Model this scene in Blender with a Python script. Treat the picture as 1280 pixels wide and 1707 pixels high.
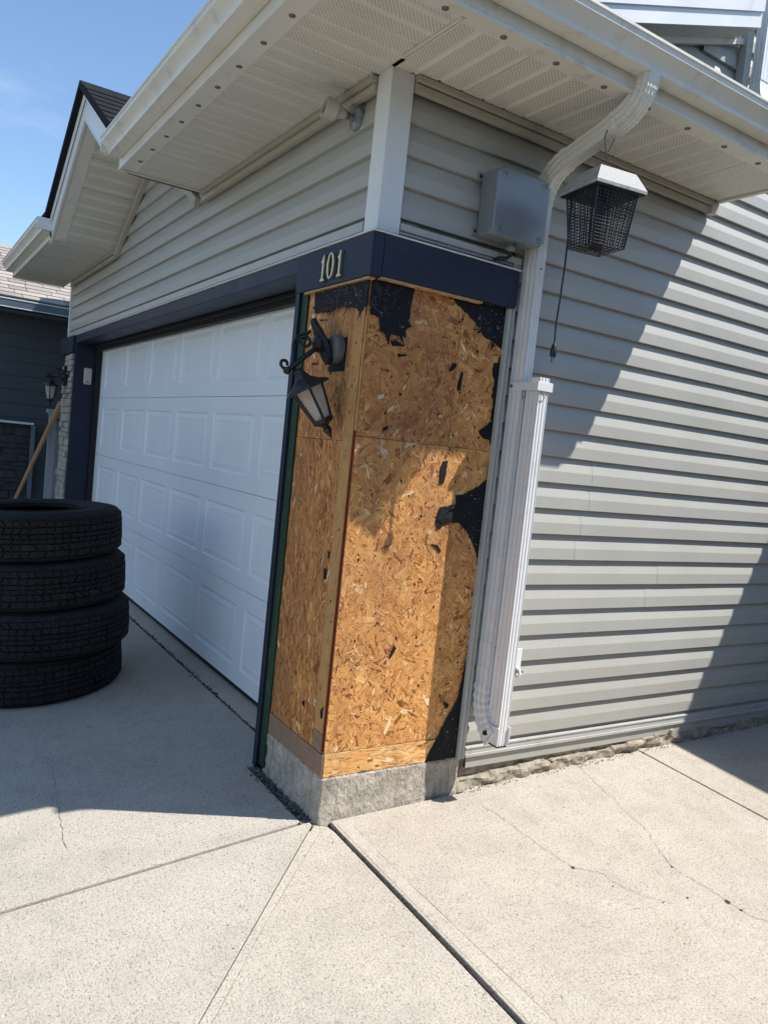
import bpy, math, random
from mathutils import Vector, Matrix, noise
R = math.radians
S = bpy.context.scene
for o in list(bpy.data.objects): bpy.data.objects.remove(o)
C = S.collection
rnd = random.Random(11)

# ------------------------------------------------------------------ camera
cam = bpy.data.cameras.new('camera')
co = bpy.data.objects.new('camera', cam); C.objects.link(co); S.camera = co
yaw, pit, rol = -0.99849, -0.07645, 0.10420
cy, sy = math.cos(yaw), math.sin(yaw)
fwd = Vector((sy*math.cos(pit), cy*math.cos(pit), math.sin(pit)))
r0 = Vector((cy, -sy, 0)); u0 = r0.cross(fwd)
rt = math.cos(rol)*r0 + math.sin(rol)*u0; up = -math.sin(rol)*r0 + math.cos(rol)*u0
co.matrix_world = Matrix(((rt.x, up.x, -fwd.x, 2.7602), (rt.y, up.y, -fwd.y, -1.6074), (rt.z, up.z, -fwd.z, 1.5449), (0, 0, 0, 1)))
cam.sensor_fit = 'VERTICAL'; cam.sensor_height = 24.0
cam.lens = 12.0/math.tan(R(66.823/2)); cam.clip_start = .02; cam.clip_end = 900

# ------------------------------------------------------------------ sky, sun, exposure
SUN = Vector((1.0, 1.37, 2.45)).normalized()
W = bpy.data.worlds.new('World'); S.world = W; W.use_nodes = True
wn = W.node_tree; wn.nodes.clear()
sky = wn.nodes.new('ShaderNodeTexSky'); sky.sky_type = 'NISHITA'; sky.sun_disc = False
sky.sun_elevation = math.asin(SUN.z); sky.sun_rotation = math.atan2(SUN.x, SUN.y)
sky.air_density = 1.15; sky.dust_density = 0.0; sky.ozone_density = 4.4
bg = wn.nodes.new('ShaderNodeBackground'); bg.inputs['Strength'].default_value = 0.14
wo = wn.nodes.new('ShaderNodeOutputWorld')
wtc = wn.nodes.new('ShaderNodeTexCoord'); wmp = wn.nodes.new('ShaderNodeMapping'); wmp.inputs['Scale'].default_value = (1.6, 1.6, 5.0)
wno = wn.nodes.new('ShaderNodeTexNoise'); wno.inputs['Scale'].default_value = 1.5; wno.inputs['Detail'].default_value = 8; wno.inputs['Roughness'].default_value = .62
wrp = wn.nodes.new('ShaderNodeValToRGB'); wrp.color_ramp.elements[0].position = .47; wrp.color_ramp.elements[0].color = (0, 0, 0, 1); wrp.color_ramp.elements[1].position = .85; wrp.color_ramp.elements[1].color = (.42, .42, .42, 1)
wmx = wn.nodes.new('ShaderNodeMix'); wmx.data_type = 'RGBA'; wmx.inputs[7].default_value = (6.2, 6.6, 7.0, 1)
wn.links.new(wtc.outputs['Generated'], wmp.inputs[0]); wn.links.new(wmp.outputs[0], wno.inputs['Vector']); wn.links.new(wno.outputs['Fac'], wrp.inputs[0])
wn.links.new(wrp.outputs[0], wmx.inputs[0]); wn.links.new(sky.outputs[0], wmx.inputs[6]); wn.links.new(wmx.outputs[2], bg.inputs[0]); wn.links.new(bg.outputs[0], wo.inputs[0])
sl = bpy.data.lights.new('sun', 'SUN'); sl.energy = 5.0; sl.angle = R(.53); sl.color = (1, .955, .89)
so = bpy.data.objects.new('sun', sl); C.objects.link(so); so.location = (6, 8, 15)
so.rotation_euler = SUN.to_track_quat('Z', 'Y').to_euler()
S.view_settings.view_transform = 'Standard'; S.view_settings.look = 'None'
S.view_settings.exposure = 0.47; S.view_settings.gamma = 1.0; S.view_settings.use_curve_mapping = False

# ------------------------------------------------------------------ materials
class NT:
    def __init__(s, name):
        s.m = bpy.data.materials.new(name); s.m.use_nodes = True
        s.t = s.m.node_tree; s.t.nodes.clear()
        s.o = s.n('ShaderNodeOutputMaterial'); s.b = s.n('ShaderNodeBsdfPrincipled')
        s.l(s.b.outputs[0], s.o.inputs[0])
        s.tc = s.n('ShaderNodeTexCoord')
    def n(s, t, **k):
        x = s.t.nodes.new(t)
        for a, v in k.items(): setattr(x, a, v)
        return x
    def l(s, a, b): s.t.links.new(a, b)
    def mp(s, sc=(1, 1, 1), rot=(0, 0, 0), loc=(0, 0, 0), src=None):
        x = s.n('ShaderNodeMapping'); x.inputs['Scale'].default_value = sc
        x.inputs['Rotation'].default_value = rot; x.inputs['Location'].default_value = loc
        s.l(src or s.tc.outputs['Object'], x.inputs[0]); return x.outputs[0]
    def noise(s, vec, scale, detail=4, rough=.55):
        x = s.n('ShaderNodeTexNoise'); x.inputs['Scale'].default_value = scale
        x.inputs['Detail'].default_value = detail; x.inputs['Roughness'].default_value = rough
        s.l(vec, x.inputs['Vector']); return x.outputs['Fac']
    def vor(s, vec, scale, feature='F1', out='Distance'):
        x = s.n('ShaderNodeTexVoronoi'); x.feature = feature; x.inputs['Scale'].default_value = scale
        s.l(vec, x.inputs['Vector']); return x.outputs[out]
    def ramp(s, f, stops, interp='LINEAR'):
        x = s.n('ShaderNodeValToRGB'); e = x.color_ramp; e.interpolation = interp
        while len(e.elements) < len(stops): e.elements.new(.5)
        for el, (p, c) in zip(e.elements, stops):
            el.position = p; el.color = (*c, 1) if not isinstance(c, (int, float)) else (c, c, c, 1)
        s.l(f, x.inputs[0]); return x.outputs[0]
    def math(s, op, a, b=None):
        x = s.n('ShaderNodeMath', operation=op)
        for i, v in enumerate((a, b)):
            if v is None: continue
            if isinstance(v, (int, float)): x.inputs[i].default_value = v
            else: s.l(v, x.inputs[i])
        return x.outputs[0]
    def mix(s, f, a, b, mode='MIX'):
        x = s.n('ShaderNodeMix', data_type='RGBA', blend_type=mode)
        for i, v in ((0, f), (6, a), (7, b)):
            if isinstance(v, (int, float)): x.inputs[i].default_value = v if i == 0 else (v, v, v, 1)
            elif isinstance(v, tuple): x.inputs[i].default_value = (*v, 1)
            else: s.l(v, x.inputs[i])
        return x.outputs[2]
    def bump(s, h, strength=.3, dist=.004, prev=None):
        x = s.n('ShaderNodeBump'); x.inputs['Strength'].default_value = strength
        x.inputs['Distance'].default_value = dist; s.l(h, x.inputs['Height'])
        if prev: s.l(prev, x.inputs['Normal'])
        s.l(x.outputs[0], s.b.inputs['Normal']); return x.outputs[0]
    def set(s, col=None, rough=None, metal=None, spec=None):
        for k, v in (('Base Color', col), ('Roughness', rough), ('Metallic', metal), ('Specular IOR Level', spec)):
            if v is None: continue
            if isinstance(v, tuple): s.b.inputs[k].default_value = (*v, 1)
            elif isinstance(v, (int, float)): s.b.inputs[k].default_value = v
            else: s.l(v, s.b.inputs[k])
        return s.m

def plain(name, col, rough=.55, metal=0, var=.12, vs=5, st=(1, 1, 1), bs=60, bump=.08, spec=.4, dirt=None, speck=0, dent=0):
    """base colour with slow variation, fine relief, optional dirt patches and specks"""
    t = NT(name); v = t.mp(st)
    n1 = t.noise(v, vs, 5, .6)
    c = t.mix(1.0, col, t.ramp(n1, [(.25, 1-var), (.75, 1+var*.6)]), 'MULTIPLY')
    if dirt:
        n3 = t.noise(t.mp((1, 1, 1), loc=(3, 1, 2)), 9, 8, .7)
        c = t.mix(t.ramp(n3, [(.55, 0.0), (.72, .75)]), c, dirt)
    if speck:
        n4 = t.noise(t.mp(), 240, 2, .5)
        c = t.mix(t.ramp(n4, [(.66, 0.0), (.72, speck)]), c, tuple(x*.35 for x in col))
    n2 = t.noise(v, bs, 3, .6)
    nb = t.bump(n2, bump, .003)
    if dent: t.bump(t.noise(t.mp((1, 1, 1), loc=(6, 5, 2)), 2.6, 2, .5), dent, .02, nb)
    return t.set(c, t.ramp(n1, [(.2, max(rough-.08, .05)), (.8, min(rough+.08, 1))]), metal, spec)

M = {}
def siding_mat(name, col, st, grain=.25):
    t = NT(name)
    g = t.noise(t.mp(st), 6, 5, .7); n1 = t.noise(t.mp((1, 1, 1)), 1.7, 5, .6)
    c = t.mix(1.0, col, t.ramp(n1, [(.25, .93), (.75, 1.05)]), 'MULTIPLY')
    c = t.mix(t.ramp(t.noise(t.mp((1, 1, 2.5), loc=(5, 2, 1)), 5, 8, .72), [(.58, 0.0), (.8, .22)]), c, (.20, .19, .16))
    sx = t.n('ShaderNodeSeparateXYZ'); t.l(t.tc.outputs['Object'], sx.inputs[0])
    low = t.math('MULTIPLY', t.ramp(t.math('MULTIPLY', sx.outputs[2], 1.0), [(.12, .38), (.62, 0.0)]), t.ramp(t.noise(t.mp((2, 2, 6), loc=(9, 1, 4)), 4, 8, .75), [(.35, .2), (.7, 1.0)]))
    c = t.mix(low, c, (.30, .27, .215))
    t.bump(g, grain, .002)
    return t.set(c, t.ramp(g, [(.2, .38), (.8, .55)]), 0, .45)
SIDE_COL = (.418, .414, .376)
M['siding_side'] = siding_mat('siding vinyl side', SIDE_COL, (6, 5, 60))
M['siding_front'] = siding_mat('siding vinyl front', SIDE_COL, (5, 6, 60))
M['cream'] = plain('almond aluminium', (.71, .69, .61), .38, 0, .07, 2.2, bs=40, bump=.03, spec=.5, dirt=(.46, .44, .38), dent=.25)
M['white'] = plain('white aluminium', (.78, .78, .77), .33, 0, .07, 3, bs=30, bump=.03, spec=.5, dirt=(.62, .60, .56), dent=.2)
M['whitetrim'] = plain('white vinyl trim', (.74, .75, .74), .35, 0, .06, 3, bump=.03)
M['greytrim'] = plain('grey vinyl channel', (.46, .46, .43), .42, 0, .08, 6, bump=.05, dirt=(.33, .32, .28))
M['frieze'] = plain('tan grey frieze trim', (.44, .415, .34), .45, 0, .1, 6, bump=.05)
M['navy'] = plain('navy paint on rough wood', (.012, .020, .046), .55, 0, .35, 5, st=(1, 1, 7), bs=30, bump=.45, speck=.4, dirt=(.021, .031, .058))
M['navy2'] = plain('navy paint smooth', (.011, .018, .038), .5, 0, .3, 5, bs=40, bump=.12)
M['black'] = plain('black weatherstrip', (.012, .012, .014), .6, 0, .3, 8, bump=.1)
M['green'] = plain('green primed jamb', (.012, .048, .026), .6, 0, .5, 5, st=(1, 1, .3), bs=40, bump=.3, dirt=(.09, .12, .07))
M['blackmetal'] = plain('black painted metal', (.010, .010, .012), .42, 0, .5, 14, bs=90, bump=.15, spec=.5, dirt=(.03, .03, .035))
M['steel'] = plain('dull screw steel', (.20, .19, .17), .5, .6, .3, 50)
M['dark'] = plain('dark recess', (.015, .014, .013), .9, 0, .2)
M['brass'] = plain('aged brass', (.62, .52, .32), .35, .75, .25, 40, bump=.1)
M['pvc'] = plain('grey electrical plastic', (.20, .225, .245), .22, 0, .1, 5, bs=40, bump=.03, spec=.6, dirt=(.25, .265, .275))
M['beige'] = plain('beige plastic', (.52, .49, .42), .4, 0, .06, 10, bump=.02)
M['nslate'] = siding_mat('slate lap board', (.050, .062, .078), (20, 4, 40), .2)
M['nfascia'] = plain('neighbour gutter', (.12, .16, .21), .35, 0, .12, 3)
M['ntrim'] = plain('bright metal drip edge', (.62, .66, .70), .35, 0, .1, 3)
M['tile'] = plain('tan asphalt shingle', (.36, .325, .29), .9, 0, .28, 4, bs=250, bump=.5, spec=.1, speck=.6)
M['tile2'] = plain('brown asphalt shingle', (.30, .265, .235), .9, 0, .28, 4, bs=250, bump=.5, spec=.1, speck=.6)
M['tile3'] = plain('pale asphalt shingle', (.42, .385, .35), .9, 0, .28, 4, bs=250, bump=.5, spec=.1, speck=.6)
M['bshingle'] = plain('black asphalt shingle', (.020, .020, .023), .9, 0, .4, 6, bs=250, bump=.5, spec=.1, speck=.4)
M['lavender'] = plain('pale weathered fence board', (.36, .37, .43), .6, 0, .2, 4, st=(4, 4, .5), bump=.1)
M['stone'] = plain('pale ledge stone', (.40, .375, .31), .9, 0, .35, 9, bs=45, bump=.8, dirt=(.26, .25, .17), speck=.5)
M['dstone'] = plain('dark ledge stone', (.038, .044, .052), .8, 0, .6, 8, bs=40, bump=.7, dirt=(.10, .11, .12))
M['handle'] = plain('varnished ash handle', (.44, .235, .10), .4, 0, .3, 6, st=(8, 8, .7), bs=30, bump=.08, dirt=(.22, .13, .07))
M['rubber'] = plain('worn black rubber', (.023, .023, .0235), .85, 0, .4, 5, bs=110, bump=.35, spec=.2, dirt=(.046, .043, .039), speck=.3)
M['dirt'] = plain('dark joint dirt', (.055, .046, .036), .95, 0, .5, 30, bs=120, bump=.7)
M['dirt2'] = plain('tan joint dirt', (.20, .175, .14), .95, 0, .4, 30, bs=120, bump=.6)
M['gravel'] = plain('grit and gravel', (.16, .15, .14), .95, 0, .5, 40, bs=160, bump=.5)
M['mesh'] = plain('black coated wire', (.014, .014, .018), .4, 0, .4, 30, spec=.6)
M['galv'] = plain('speckled galvanised sheet', (.34, .34, .335), .6, .0, .35, 60, bs=160, bump=.6, speck=.95)
M['cardboard'] = plain('grey mounting block', (.13, .135, .135), .6, 0, .15, 20, speck=.4)
M['web'] = plain('cobweb and fibre', (.17, .155, .13), .9, 0, .3, 20)
M['asphalt'] = plain('grey asphalt', (.05, .05, .052), .9, 0, .25, 3, bs=120, bump=.5)
M['lawn'] = plain('dry lawn', (.10, .115, .045), .95, 0, .5, 2, bs=20, bump=.8)
M['paper'] = plain('black building paper', (.0085, .009, .012), .75, 0, .4, 14, bs=26, bump=.5, spec=.3, dirt=(.024, .023, .025))
M['redpaint'] = plain('red edge sealer', (.20, .018, .010), .7, 0, .5, 12)
M['lumber'] = None
def lumber(name, col, st, dirtcol, dirtamt):
    t = NT(name); v = t.mp(st)
    w = t.n('ShaderNodeTexWave', wave_type='BANDS', bands_direction='DIAGONAL')
    w.inputs['Scale'].default_value = 5; w.inputs['Distortion'].default_value = 5; w.inputs['Detail'].default_value = 3
    t.l(v, w.inputs['Vector'])
    c = t.mix(t.ramp(w.outputs['Fac'], [(.2, 0.0), (.9, .55)]), col, tuple(x*.62 for x in col))
    n = t.noise(v, 12, 6, .7)
    c = t.mix(1.0, c, t.ramp(n, [(.25, .72), (.75, 1.18)]), 'MULTIPLY')
    k = t.vor(t.mp((9, 9, 9)), 1.0); c = t.mix(t.ramp(k, [(.03, .9), (.10, 0.0)]), c, (.09, .04, .015))
    d = t.noise(t.mp((1, 1, 1), loc=(7, 7, 7)), 16, 8, .75)
    c = t.mix(t.ramp(d, [(.5-.25*dirtamt, 0.0), (.72-.2*dirtamt, min(1, .3+dirtamt))]), c, dirtcol)
    t.bump(n, .3, .003)
    return t.set(c, .75, 0, .25)
M['lumberV'] = lumber('pine strip', (.60, .325, .120), (14, 14, 1.2), (.17, .08, .035), .12)
M['lumberH'] = lumber('pine sill plate', (.60, .375, .17), (1.5, 1.5, 16), (.24, .15, .09), .2)
M['lumberD'] = lumber('dirty sill plate', (.34, .195, .105), (1.5, 1.5, 14), (.26, .20, .165), .5)

def osb_mat(name):
    t = NT(name)
    a = t.n('ShaderNodeAttribute', attribute_name='tint'); uv = t.n('ShaderNodeUVMap', uv_map='grain')
    sep = t.n('ShaderNodeSeparateColor'); t.l(a.outputs['Color'], sep.inputs[0])
    c = t.ramp(sep.outputs[0], [(0, (.21, .068, .019)), (.2, (.47, .180, .048)), (.55, (.74, .362, .114)), (.82, (.84, .49, .185)), (1, (.88, .69, .42))])
    g = t.noise(t.mp((6, 130, 1), src=uv.outputs[0]), 1.0, 4, .65)
    c = t.mix(1.0, c, t.ramp(g, [(.25, .62), (.5, 1.0), (.8, 1.2)]), 'MULTIPLY')
    c = t.mix(t.math('MULTIPLY', sep.outputs[1], .55), c, (.30, .075, .030))
    w = t.noise(t.mp((1, 1, .6), loc=(2, 0, 0)), 2.2, 6, .65)
    c = t.mix(t.ramp(w, [(.44, 0.0), (.68, .48)]), c, (.21, .095, .055))
    w2 = t.noise(t.mp((3, 3, .7), loc=(1, 5, 0)), 3.2, 6, .7)
    c = t.mix(t.ramp(w2, [(.58, 0.0), (.75, .45)]), c, (.13, .055, .028))
    t.bump(g, .35, .0012)
    return t.set(c, .62, 0, .3)
M['osb'] = osb_mat('oriented strand board')

def concrete_mat(name, col, broom=(1, 1, 1)):
    t = NT(name); v = t.mp()
    big = t.noise(v, .8, 6, .6); mid = t.noise(v, 5.5, 7, .68); fine = t.noise(v, 160, 3, .6)
    c = t.mix(1.0, col, t.ramp(big, [(.3, .90), (.7, 1.06)]), 'MULTIPLY')
    c = t.mix(1.0, c, t.ramp(mid, [(.25, .84), (.5, 1.0), (.8, 1.08)]), 'MULTIPLY')
    br = t.noise(t.mp((90, 3, 1)), 1.0, 3, .6); c = t.mix(1.0, c, t.ramp(br, [(.3, .95), (.7, 1.03)]), 'MULTIPLY')
    c = t.mix(1.0, c, t.ramp(fine, [(.3, .72), (.52, 1.03), (.75, 1.14)]), 'MULTIPLY')
    pits = t.noise(t.mp(broom), 120, 3, .55)
    c = t.mix(t.ramp(pits, [(.30, .7), (.38, 0.0)]), c, tuple(x*.36 for x in col))
    gr = t.noise(t.mp((1, 1, 1), loc=(1, 2, 3)), 130, 2, .6)
    c = t.mix(t.ramp(gr, [(.58, 0.0), (.67, .75)]), c, tuple(x*.38 for x in col))
    gl = t.noise(t.mp((1, 1, 1), loc=(8, 2, 3)), 170, 2, .6)
    c = t.mix(t.ramp(gl, [(.62, 0.0), (.70, .5)]), c, (.62, .58, .51))
    g2 = t.noise(t.mp((1, 1, 1), loc=(8, 6, 3)), 42, 3, .6)
    c = t.mix(t.ramp(g2, [(.72, 0.0), (.76, .7)]), c, (.14, .12, .10))
    st = t.noise(t.mp((1, 1, 1), loc=(4, 9, 0)), 1.9, 8, .7)
    c = t.mix(t.ramp(st, [(.58, 0.0), (.80, .40)]), c, (.60, .575, .53))
    dk = t.noise(t.mp((1, 1, 1), loc=(14, 3, 0)), 1.1, 9, .72); c = t.mix(t.ramp(dk, [(.56, 0.0), (.80, .42)]), c, (.24, .20, .155))
    h = t.math('ADD', t.math('MULTIPLY', fine, .5), t.math('MULTIPLY', pits, .9))
    nb = t.bump(h, .6, .004)
    return t.set(c, .92, 0, .12)
M['concrete'] = concrete_mat('broomed concrete', (.452, .411, .349), (.5, 1, 1))
M['concrete2'] = concrete_mat('side pad concrete', (.462, .415, .349), (1, 1, 1))
M['edgeconc'] = concrete_mat('trowelled concrete edge', (.46, .41, .34), (1, 1, 1))
def footing_mat(name, c1, c2):
    t = NT(name); v = t.mp()
    n = t.noise(v, 14, 9, .72); st = t.noise(t.mp((18, 18, 2)), 2, 5, .6)
    c = t.mix(t.ramp(n, [(.35, 0.0), (.65, 1.0)]), c1, c2)
    c = t.mix(t.ramp(st, [(.5, 0.0), (.75, .55)]), c, (.13, .115, .10))
    gr = t.noise(t.mp(), 120, 3, .6); c = t.mix(t.ramp(gr, [(.58, 0.0), (.66, .6)]), c, (.10, .09, .075))
    nb = t.bump(n, .9, .012); t.bump(gr, .5, .003, nb); return t.set(c, .95, 0, .1)
M['footing'] = footing_mat('weathered footing concrete', (.33, .295, .245), (.57, .515, .44))
M['parging'] = footing_mat('crumbling parging', (.25, .215, .165), (.46, .405, .32))

def soffit_mat(name, along, across, per, off):
    t = NT(name); sx = t.n('ShaderNodeSeparateXYZ'); t.l(t.tc.outputs['Object'], sx.inputs[0])
    a = t.math('DIVIDE', sx.outputs[along], .0165); b = t.math('DIVIDE', sx.outputs[across], .0095)
    a = t.math('ADD', a, t.math('MULTIPLY', t.math('FLOOR', b), .5))
    fa = t.math('ABSOLUTE', t.math('SUBTRACT', t.math('FRACT', a), .5)); fb = t.math('ABSOLUTE', t.math('SUBTRACT', t.math('FRACT', b), .5))
    m = t.math('MULTIPLY', t.math('LESS_THAN', fa, .27), t.math('LESS_THAN', fb, .17))
    band = t.math('ABSOLUTE', t.math('SUBTRACT', t.math('FRACT', t.math('DIVIDE', t.math('ADD', sx.outputs[across], off), per)), .5))
    m = t.math('MULTIPLY', m, t.math('LESS_THAN', band, .36))
    n1 = t.noise(t.mp(), 3, 5, .6)
    c = t.mix(1.0, (.72, .695, .61), t.ramp(n1, [(.25, .92), (.75, 1.05)]), 'MULTIPLY')
    c = t.mix(m, c, (.20, .185, .15)); inv = t.math('SUBTRACT', 1.0, m); t.bump(inv, .5, .003)
    return t.set(c, .45, 0, .4)
M['soffit_side'] = soffit_mat('perforated soffit side', 0, 1, .114, 40*.114+.02+.011)
M['soffit_front'] = soffit_mat('perforated soffit front', 1, 0, .10, 40*.10+2.19+.010)
def door_mat():
    t = NT('white embossed steel door'); v = t.mp()
    g = t.noise(t.mp((60, 20, 4)), 5, 4, .65); n1 = t.noise(v, 1.6, 6, .65)
    c = t.mix(1.0, (.82, .85, .885), t.ramp(n1, [(.25, .93), (.75, 1.02)]), 'MULTIPLY')
    t.bump(g, .12, .002); return t.set(c, .42, 0, .45)
M['door'] = door_mat()
def glass_mat():
    t = NT('cloudy lamp glass'); n = t.noise(t.mp(), 30, 5, .6)
    t.b.inputs['Transmission Weight'].default_value = .75
    t.b.inputs['IOR'].default_value = 1.2
    return t.set(t.ramp(n, [(.3, (.80, .78, .72)), (.7, (.95, .94, .9))]), t.ramp(n, [(.3, .18), (.7, .5)]), 0, .5)
M['glass'] = glass_mat()
M['bulb'] = plain('white candle sleeve', (.78, .76, .70), .4, 0, .05, 5)

# ------------------------------------------------------------------ mesh helpers
class MB:
    def __init__(s): s.v = []; s.f = []; s.mi = []; s.cm = 0
    def add(s, vs, fs):
        b = len(s.v); s.v += [Vector(x) for x in vs]
        for f in fs: s.f.append(tuple(b+i for i in f)); s.mi.append(s.cm)
        return s
    def box(s, x0, x1, y0, y1, z0, z1):
        v = [(x, y, z) for x in (x0, x1) for y in (y0, y1) for z in (z0, z1)]
        return s.add(v, [(0, 1, 3, 2), (4, 6, 7, 5), (0, 4, 5, 1), (2, 3, 7, 6), (0, 2, 6, 4), (1, 5, 7, 3)])
    def hexa(s, v): # v: bottom 4 ccw, top 4 ccw
        return s.add(v, [(0, 3, 2, 1), (4, 5, 6, 7), (0, 1, 5, 4), (1, 2, 6, 5), (2, 3, 7, 6), (3, 0, 4, 7)])
    def prism(s, pts, d): # polygon 3-D points extruded by d
        n = len(pts); d = Vector(d); a = [Vector(p) for p in pts]
        return s.add(a+[p+d for p in a], [tuple(range(n))[::-1], tuple(range(n, 2*n))]+[(i, (i+1) % n, n+(i+1) % n, n+i) for i in range(n)])
    def loft(s, rings, cap=True, closed=True):
        n = len(rings[0]); vs = [p for r in rings for p in r]; fs = []
        for k in range(len(rings)-1):
            for i in range(n if closed else n-1):
                j = (i+1) % n; fs.append((k*n+i, k*n+j, (k+1)*n+j, (k+1)*n+i))
        if cap: fs += [tuple(range(n))[::-1], tuple(range((len(rings)-1)*n, len(rings)*n))]
        return s.add(vs, fs)
    def tube(s, path, r, n=8, cap=True):
        P = [Vector(p) for p in path]; rings = []; pu = None
        for i, p in enumerate(P):
            t = (P[min(i+1, len(P)-1)]-P[max(i-1, 0)]).normalized()
            if pu is None:
                a = Vector((0, 0, 1)) if abs(t.z) < .9 else Vector((1, 0, 0)); pu = t.cross(a).normalized()
            else: pu = (pu - t*pu.dot(t)).normalized()
            b = t.cross(pu); rr = r[i] if isinstance(r, (list, tuple)) else r
            rings.append([p+rr*(math.cos(k*2*math.pi/n)*pu+math.sin(k*2*math.pi/n)*b) for k in range(n)])
        return s.loft(rings, cap)
    def lathe(s, prof, o=(0, 0, 0), axis=(0, 0, 1), n=24, ref=None, phase=0, cap=False):
        o = Vector(o); ax = Vector(axis).normalized(); rf = Vector(ref) if ref else (Vector((1, 0, 0)) if abs(ax.x) < .9 else Vector((0, 1, 0)))
        a = (rf-ax*rf.dot(ax)).normalized(); b = ax.cross(a)
        rings = [[o+ax*z+r*(math.cos(phase+k*2*math.pi/n)*a+math.sin(phase+k*2*math.pi/n)*b) for k in range(n)] for r, z in prof]
        return s.loft(rings, cap)
    def ball(s, c, r, n=8, sc=(1, 1, 1)):
        c = Vector(c); pr = [(max(r*math.sin(math.pi*k/6), 1e-4), -r*math.cos(math.pi*k/6)) for k in range(7)]
        b = len(s.v); s.lathe(pr, (0, 0, 0), n=n)
        for i in range(b, len(s.v)): s.v[i] = c+Vector((s.v[i].x*sc[0], s.v[i].y*sc[1], s.v[i].z*sc[2]))
        return s
    def mesh(s, name, mats):
        me = bpy.data.meshes.new(name); me.from_pydata([tuple(v) for v in s.v], [], s.f)
        for m in (mats if isinstance(mats, (list, tuple)) else [mats]): me.materials.append(m)
        if any(s.mi): me.polygons.foreach_set('material_index', s.mi)
        me.update(); return me
    def build(s, name, mats, parent=None, smooth=False, bevel=0, seg=2, fix=True):
        me = s.mesh(name, mats)
        if fix:
            import bmesh
            b = bmesh.new(); b.from_mesh(me); bmesh.ops.recalc_face_normals(b, faces=b.faces); b.to_mesh(me); b.free()
        o = bpy.data.objects.new(name, me); C.objects.link(o)
        if parent is not None: attach(o, parent)
        if smooth:
            me.polygons.foreach_set('use_smooth', [True]*len(me.polygons))
            if smooth != 'all':
                me.set_sharp_from_angle(angle=R(38))
        if bevel:
            m = o.modifiers.new('bevel', 'BEVEL'); m.width = bevel; m.segments = seg; m.limit_method = 'ANGLE'; m.angle_limit = R(40)
        return o
LOC = {}
def attach(o, parent):
    o.parent = parent
    o.matrix_parent_inverse = Matrix.Translation(-Vector(LOC.get(parent.name, (0, 0, 0))))
def tag(o, label=None, cat=None, group=None, kind=None):
    if label: o['label'] = label
    if cat: o['category'] = cat
    if group: o['group'] = group
    if kind: o['kind'] = kind
    return o
def thing(name, loc, label=None, cat=None, group=None, kind=None, parent=None):
    o = bpy.data.objects.new(name, None); C.objects.link(o); o.location = loc; o.empty_display_size = .1
    LOC[o.name] = loc
    if parent is not None: attach(o, parent)
    return tag(o, label, cat, group, kind)
def inst(src, name, mat4, parent):
    """alike piece sharing mesh data, placed by a world matrix"""
    o = bpy.data.objects.new(name, src.data if hasattr(src, 'data') else src); C.objects.link(o)
    attach(o, parent); o.matrix_basis = mat4; return o
def arc(c, r, a0, a1, n, ax1, ax2):
    c = Vector(c); ax1 = Vector(ax1); ax2 = Vector(ax2)
    return [c+r*(math.cos(a0+(a1-a0)*i/n)*ax1+math.sin(a0+(a1-a0)*i/n)*ax2) for i in range(n+1)]
def nz(v, s=1.0, seed=0): return noise.noise(Vector(v)*s+Vector((seed*7.3, seed*3.1, seed)))

# ------------------------------------------------------------------ ground
def gz(x, y):
    return -.04 + (.105*y if y < 0 else .03*min(y, 6)) - (.06*x if x > 0 else 0)
g = MB(); g.add([(-400, -400, -2.2), (400, -400, -2.2), (400, 400, -2.2), (-400, 400, -2.2)], [(0, 1, 2, 3)])
tag(g.build('ground', M['lawn'], fix=False), kind='structure')
g = MB(); g.hexa([(-30, -14, -2.3), (-6.62, -14, -2.3), (-6.62, 16, -2.3), (-30, 16, -2.3), (-30, -14, -1.6), (-6.62, -14, -1.6), (-6.62, 16, -.12), (-30, 16, -.12)])
g.v[4].z = g.v[5].z = -1.55
tag(g.build('side_yard', M['gravel']), kind='structure')
drv = thing('driveway', (0, 0, -.04), kind='structure')
def slab(poly, mat, thick=.12, zoff=0, name='concrete_slab', bev=.006):
    top = [(x, y, gz(x, y)+zoff) for x, y in poly]
    b = MB(); b.prism([(x, y, z-thick) for x, y, z in top], (0, 0, thick)); o = b.build(name, mat, drv, bevel=bev, seg=3); return o
e = .011
slab([(-6.6, -5.2), (-.02-e, -5.2), (-.02-e, -.065), (-.62, -.065), (-.62, .14), (-5.9, .14), (-5.9, -.02), (-6.6, -.02)], M['concrete'])
slab([(-6.6, -9), (-.02-e, -9), (-.02-e, -5.2-2*e), (-6.6, -5.2-2*e)], M['concrete'])
d = .0006
slab([(-.02+e, -.035), (-.02+e, -6), (6-d, -6.0), (.012-d, -.035)], M['concrete'], bev=.0022)
slab([(.02+d, -.028), (3.1, -3.10), (3.1, .084), (.9, .048), (.10, .027), (.055, .018)], M['concrete2'], bev=.0022)
slab([(.02, .050), (.10, .049), (.9, .072), (3.1, .108), (3.1, 2.075), (-.03, 2.035), (-.03, .9), (.03, .74), (.025, .5)], M['concrete2'], bev=.004)
slab([(-.03, 2.047), (3.1, 2.087), (3.1, 9), (-.03, 9)], M['concrete2'], bev=.004)
slab([(-.02+e, -6.02), (6.0, -6.02), (6.0, -9), (-.02+e, -9)], M['concrete'])
b = MB(); b.prism([(3.1, 12, -1.2), (40, 12, -1.2), (40, -8.8, -1.4), (6.05, -8.8, -1.4), (6.05, -6.0, -1.2), (3.1, -3.11, -1.2)], (0, 0, .0))
b = MB(); L = [(3.1, 12, .0), (40, 12, -.3), (40, -8.8, -1.3), (6.03, -8.8, -1.30), (6.03, -6.0, -1.02), (3.115, -3.11, -.56), (3.115, 0, -.24)]
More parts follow.
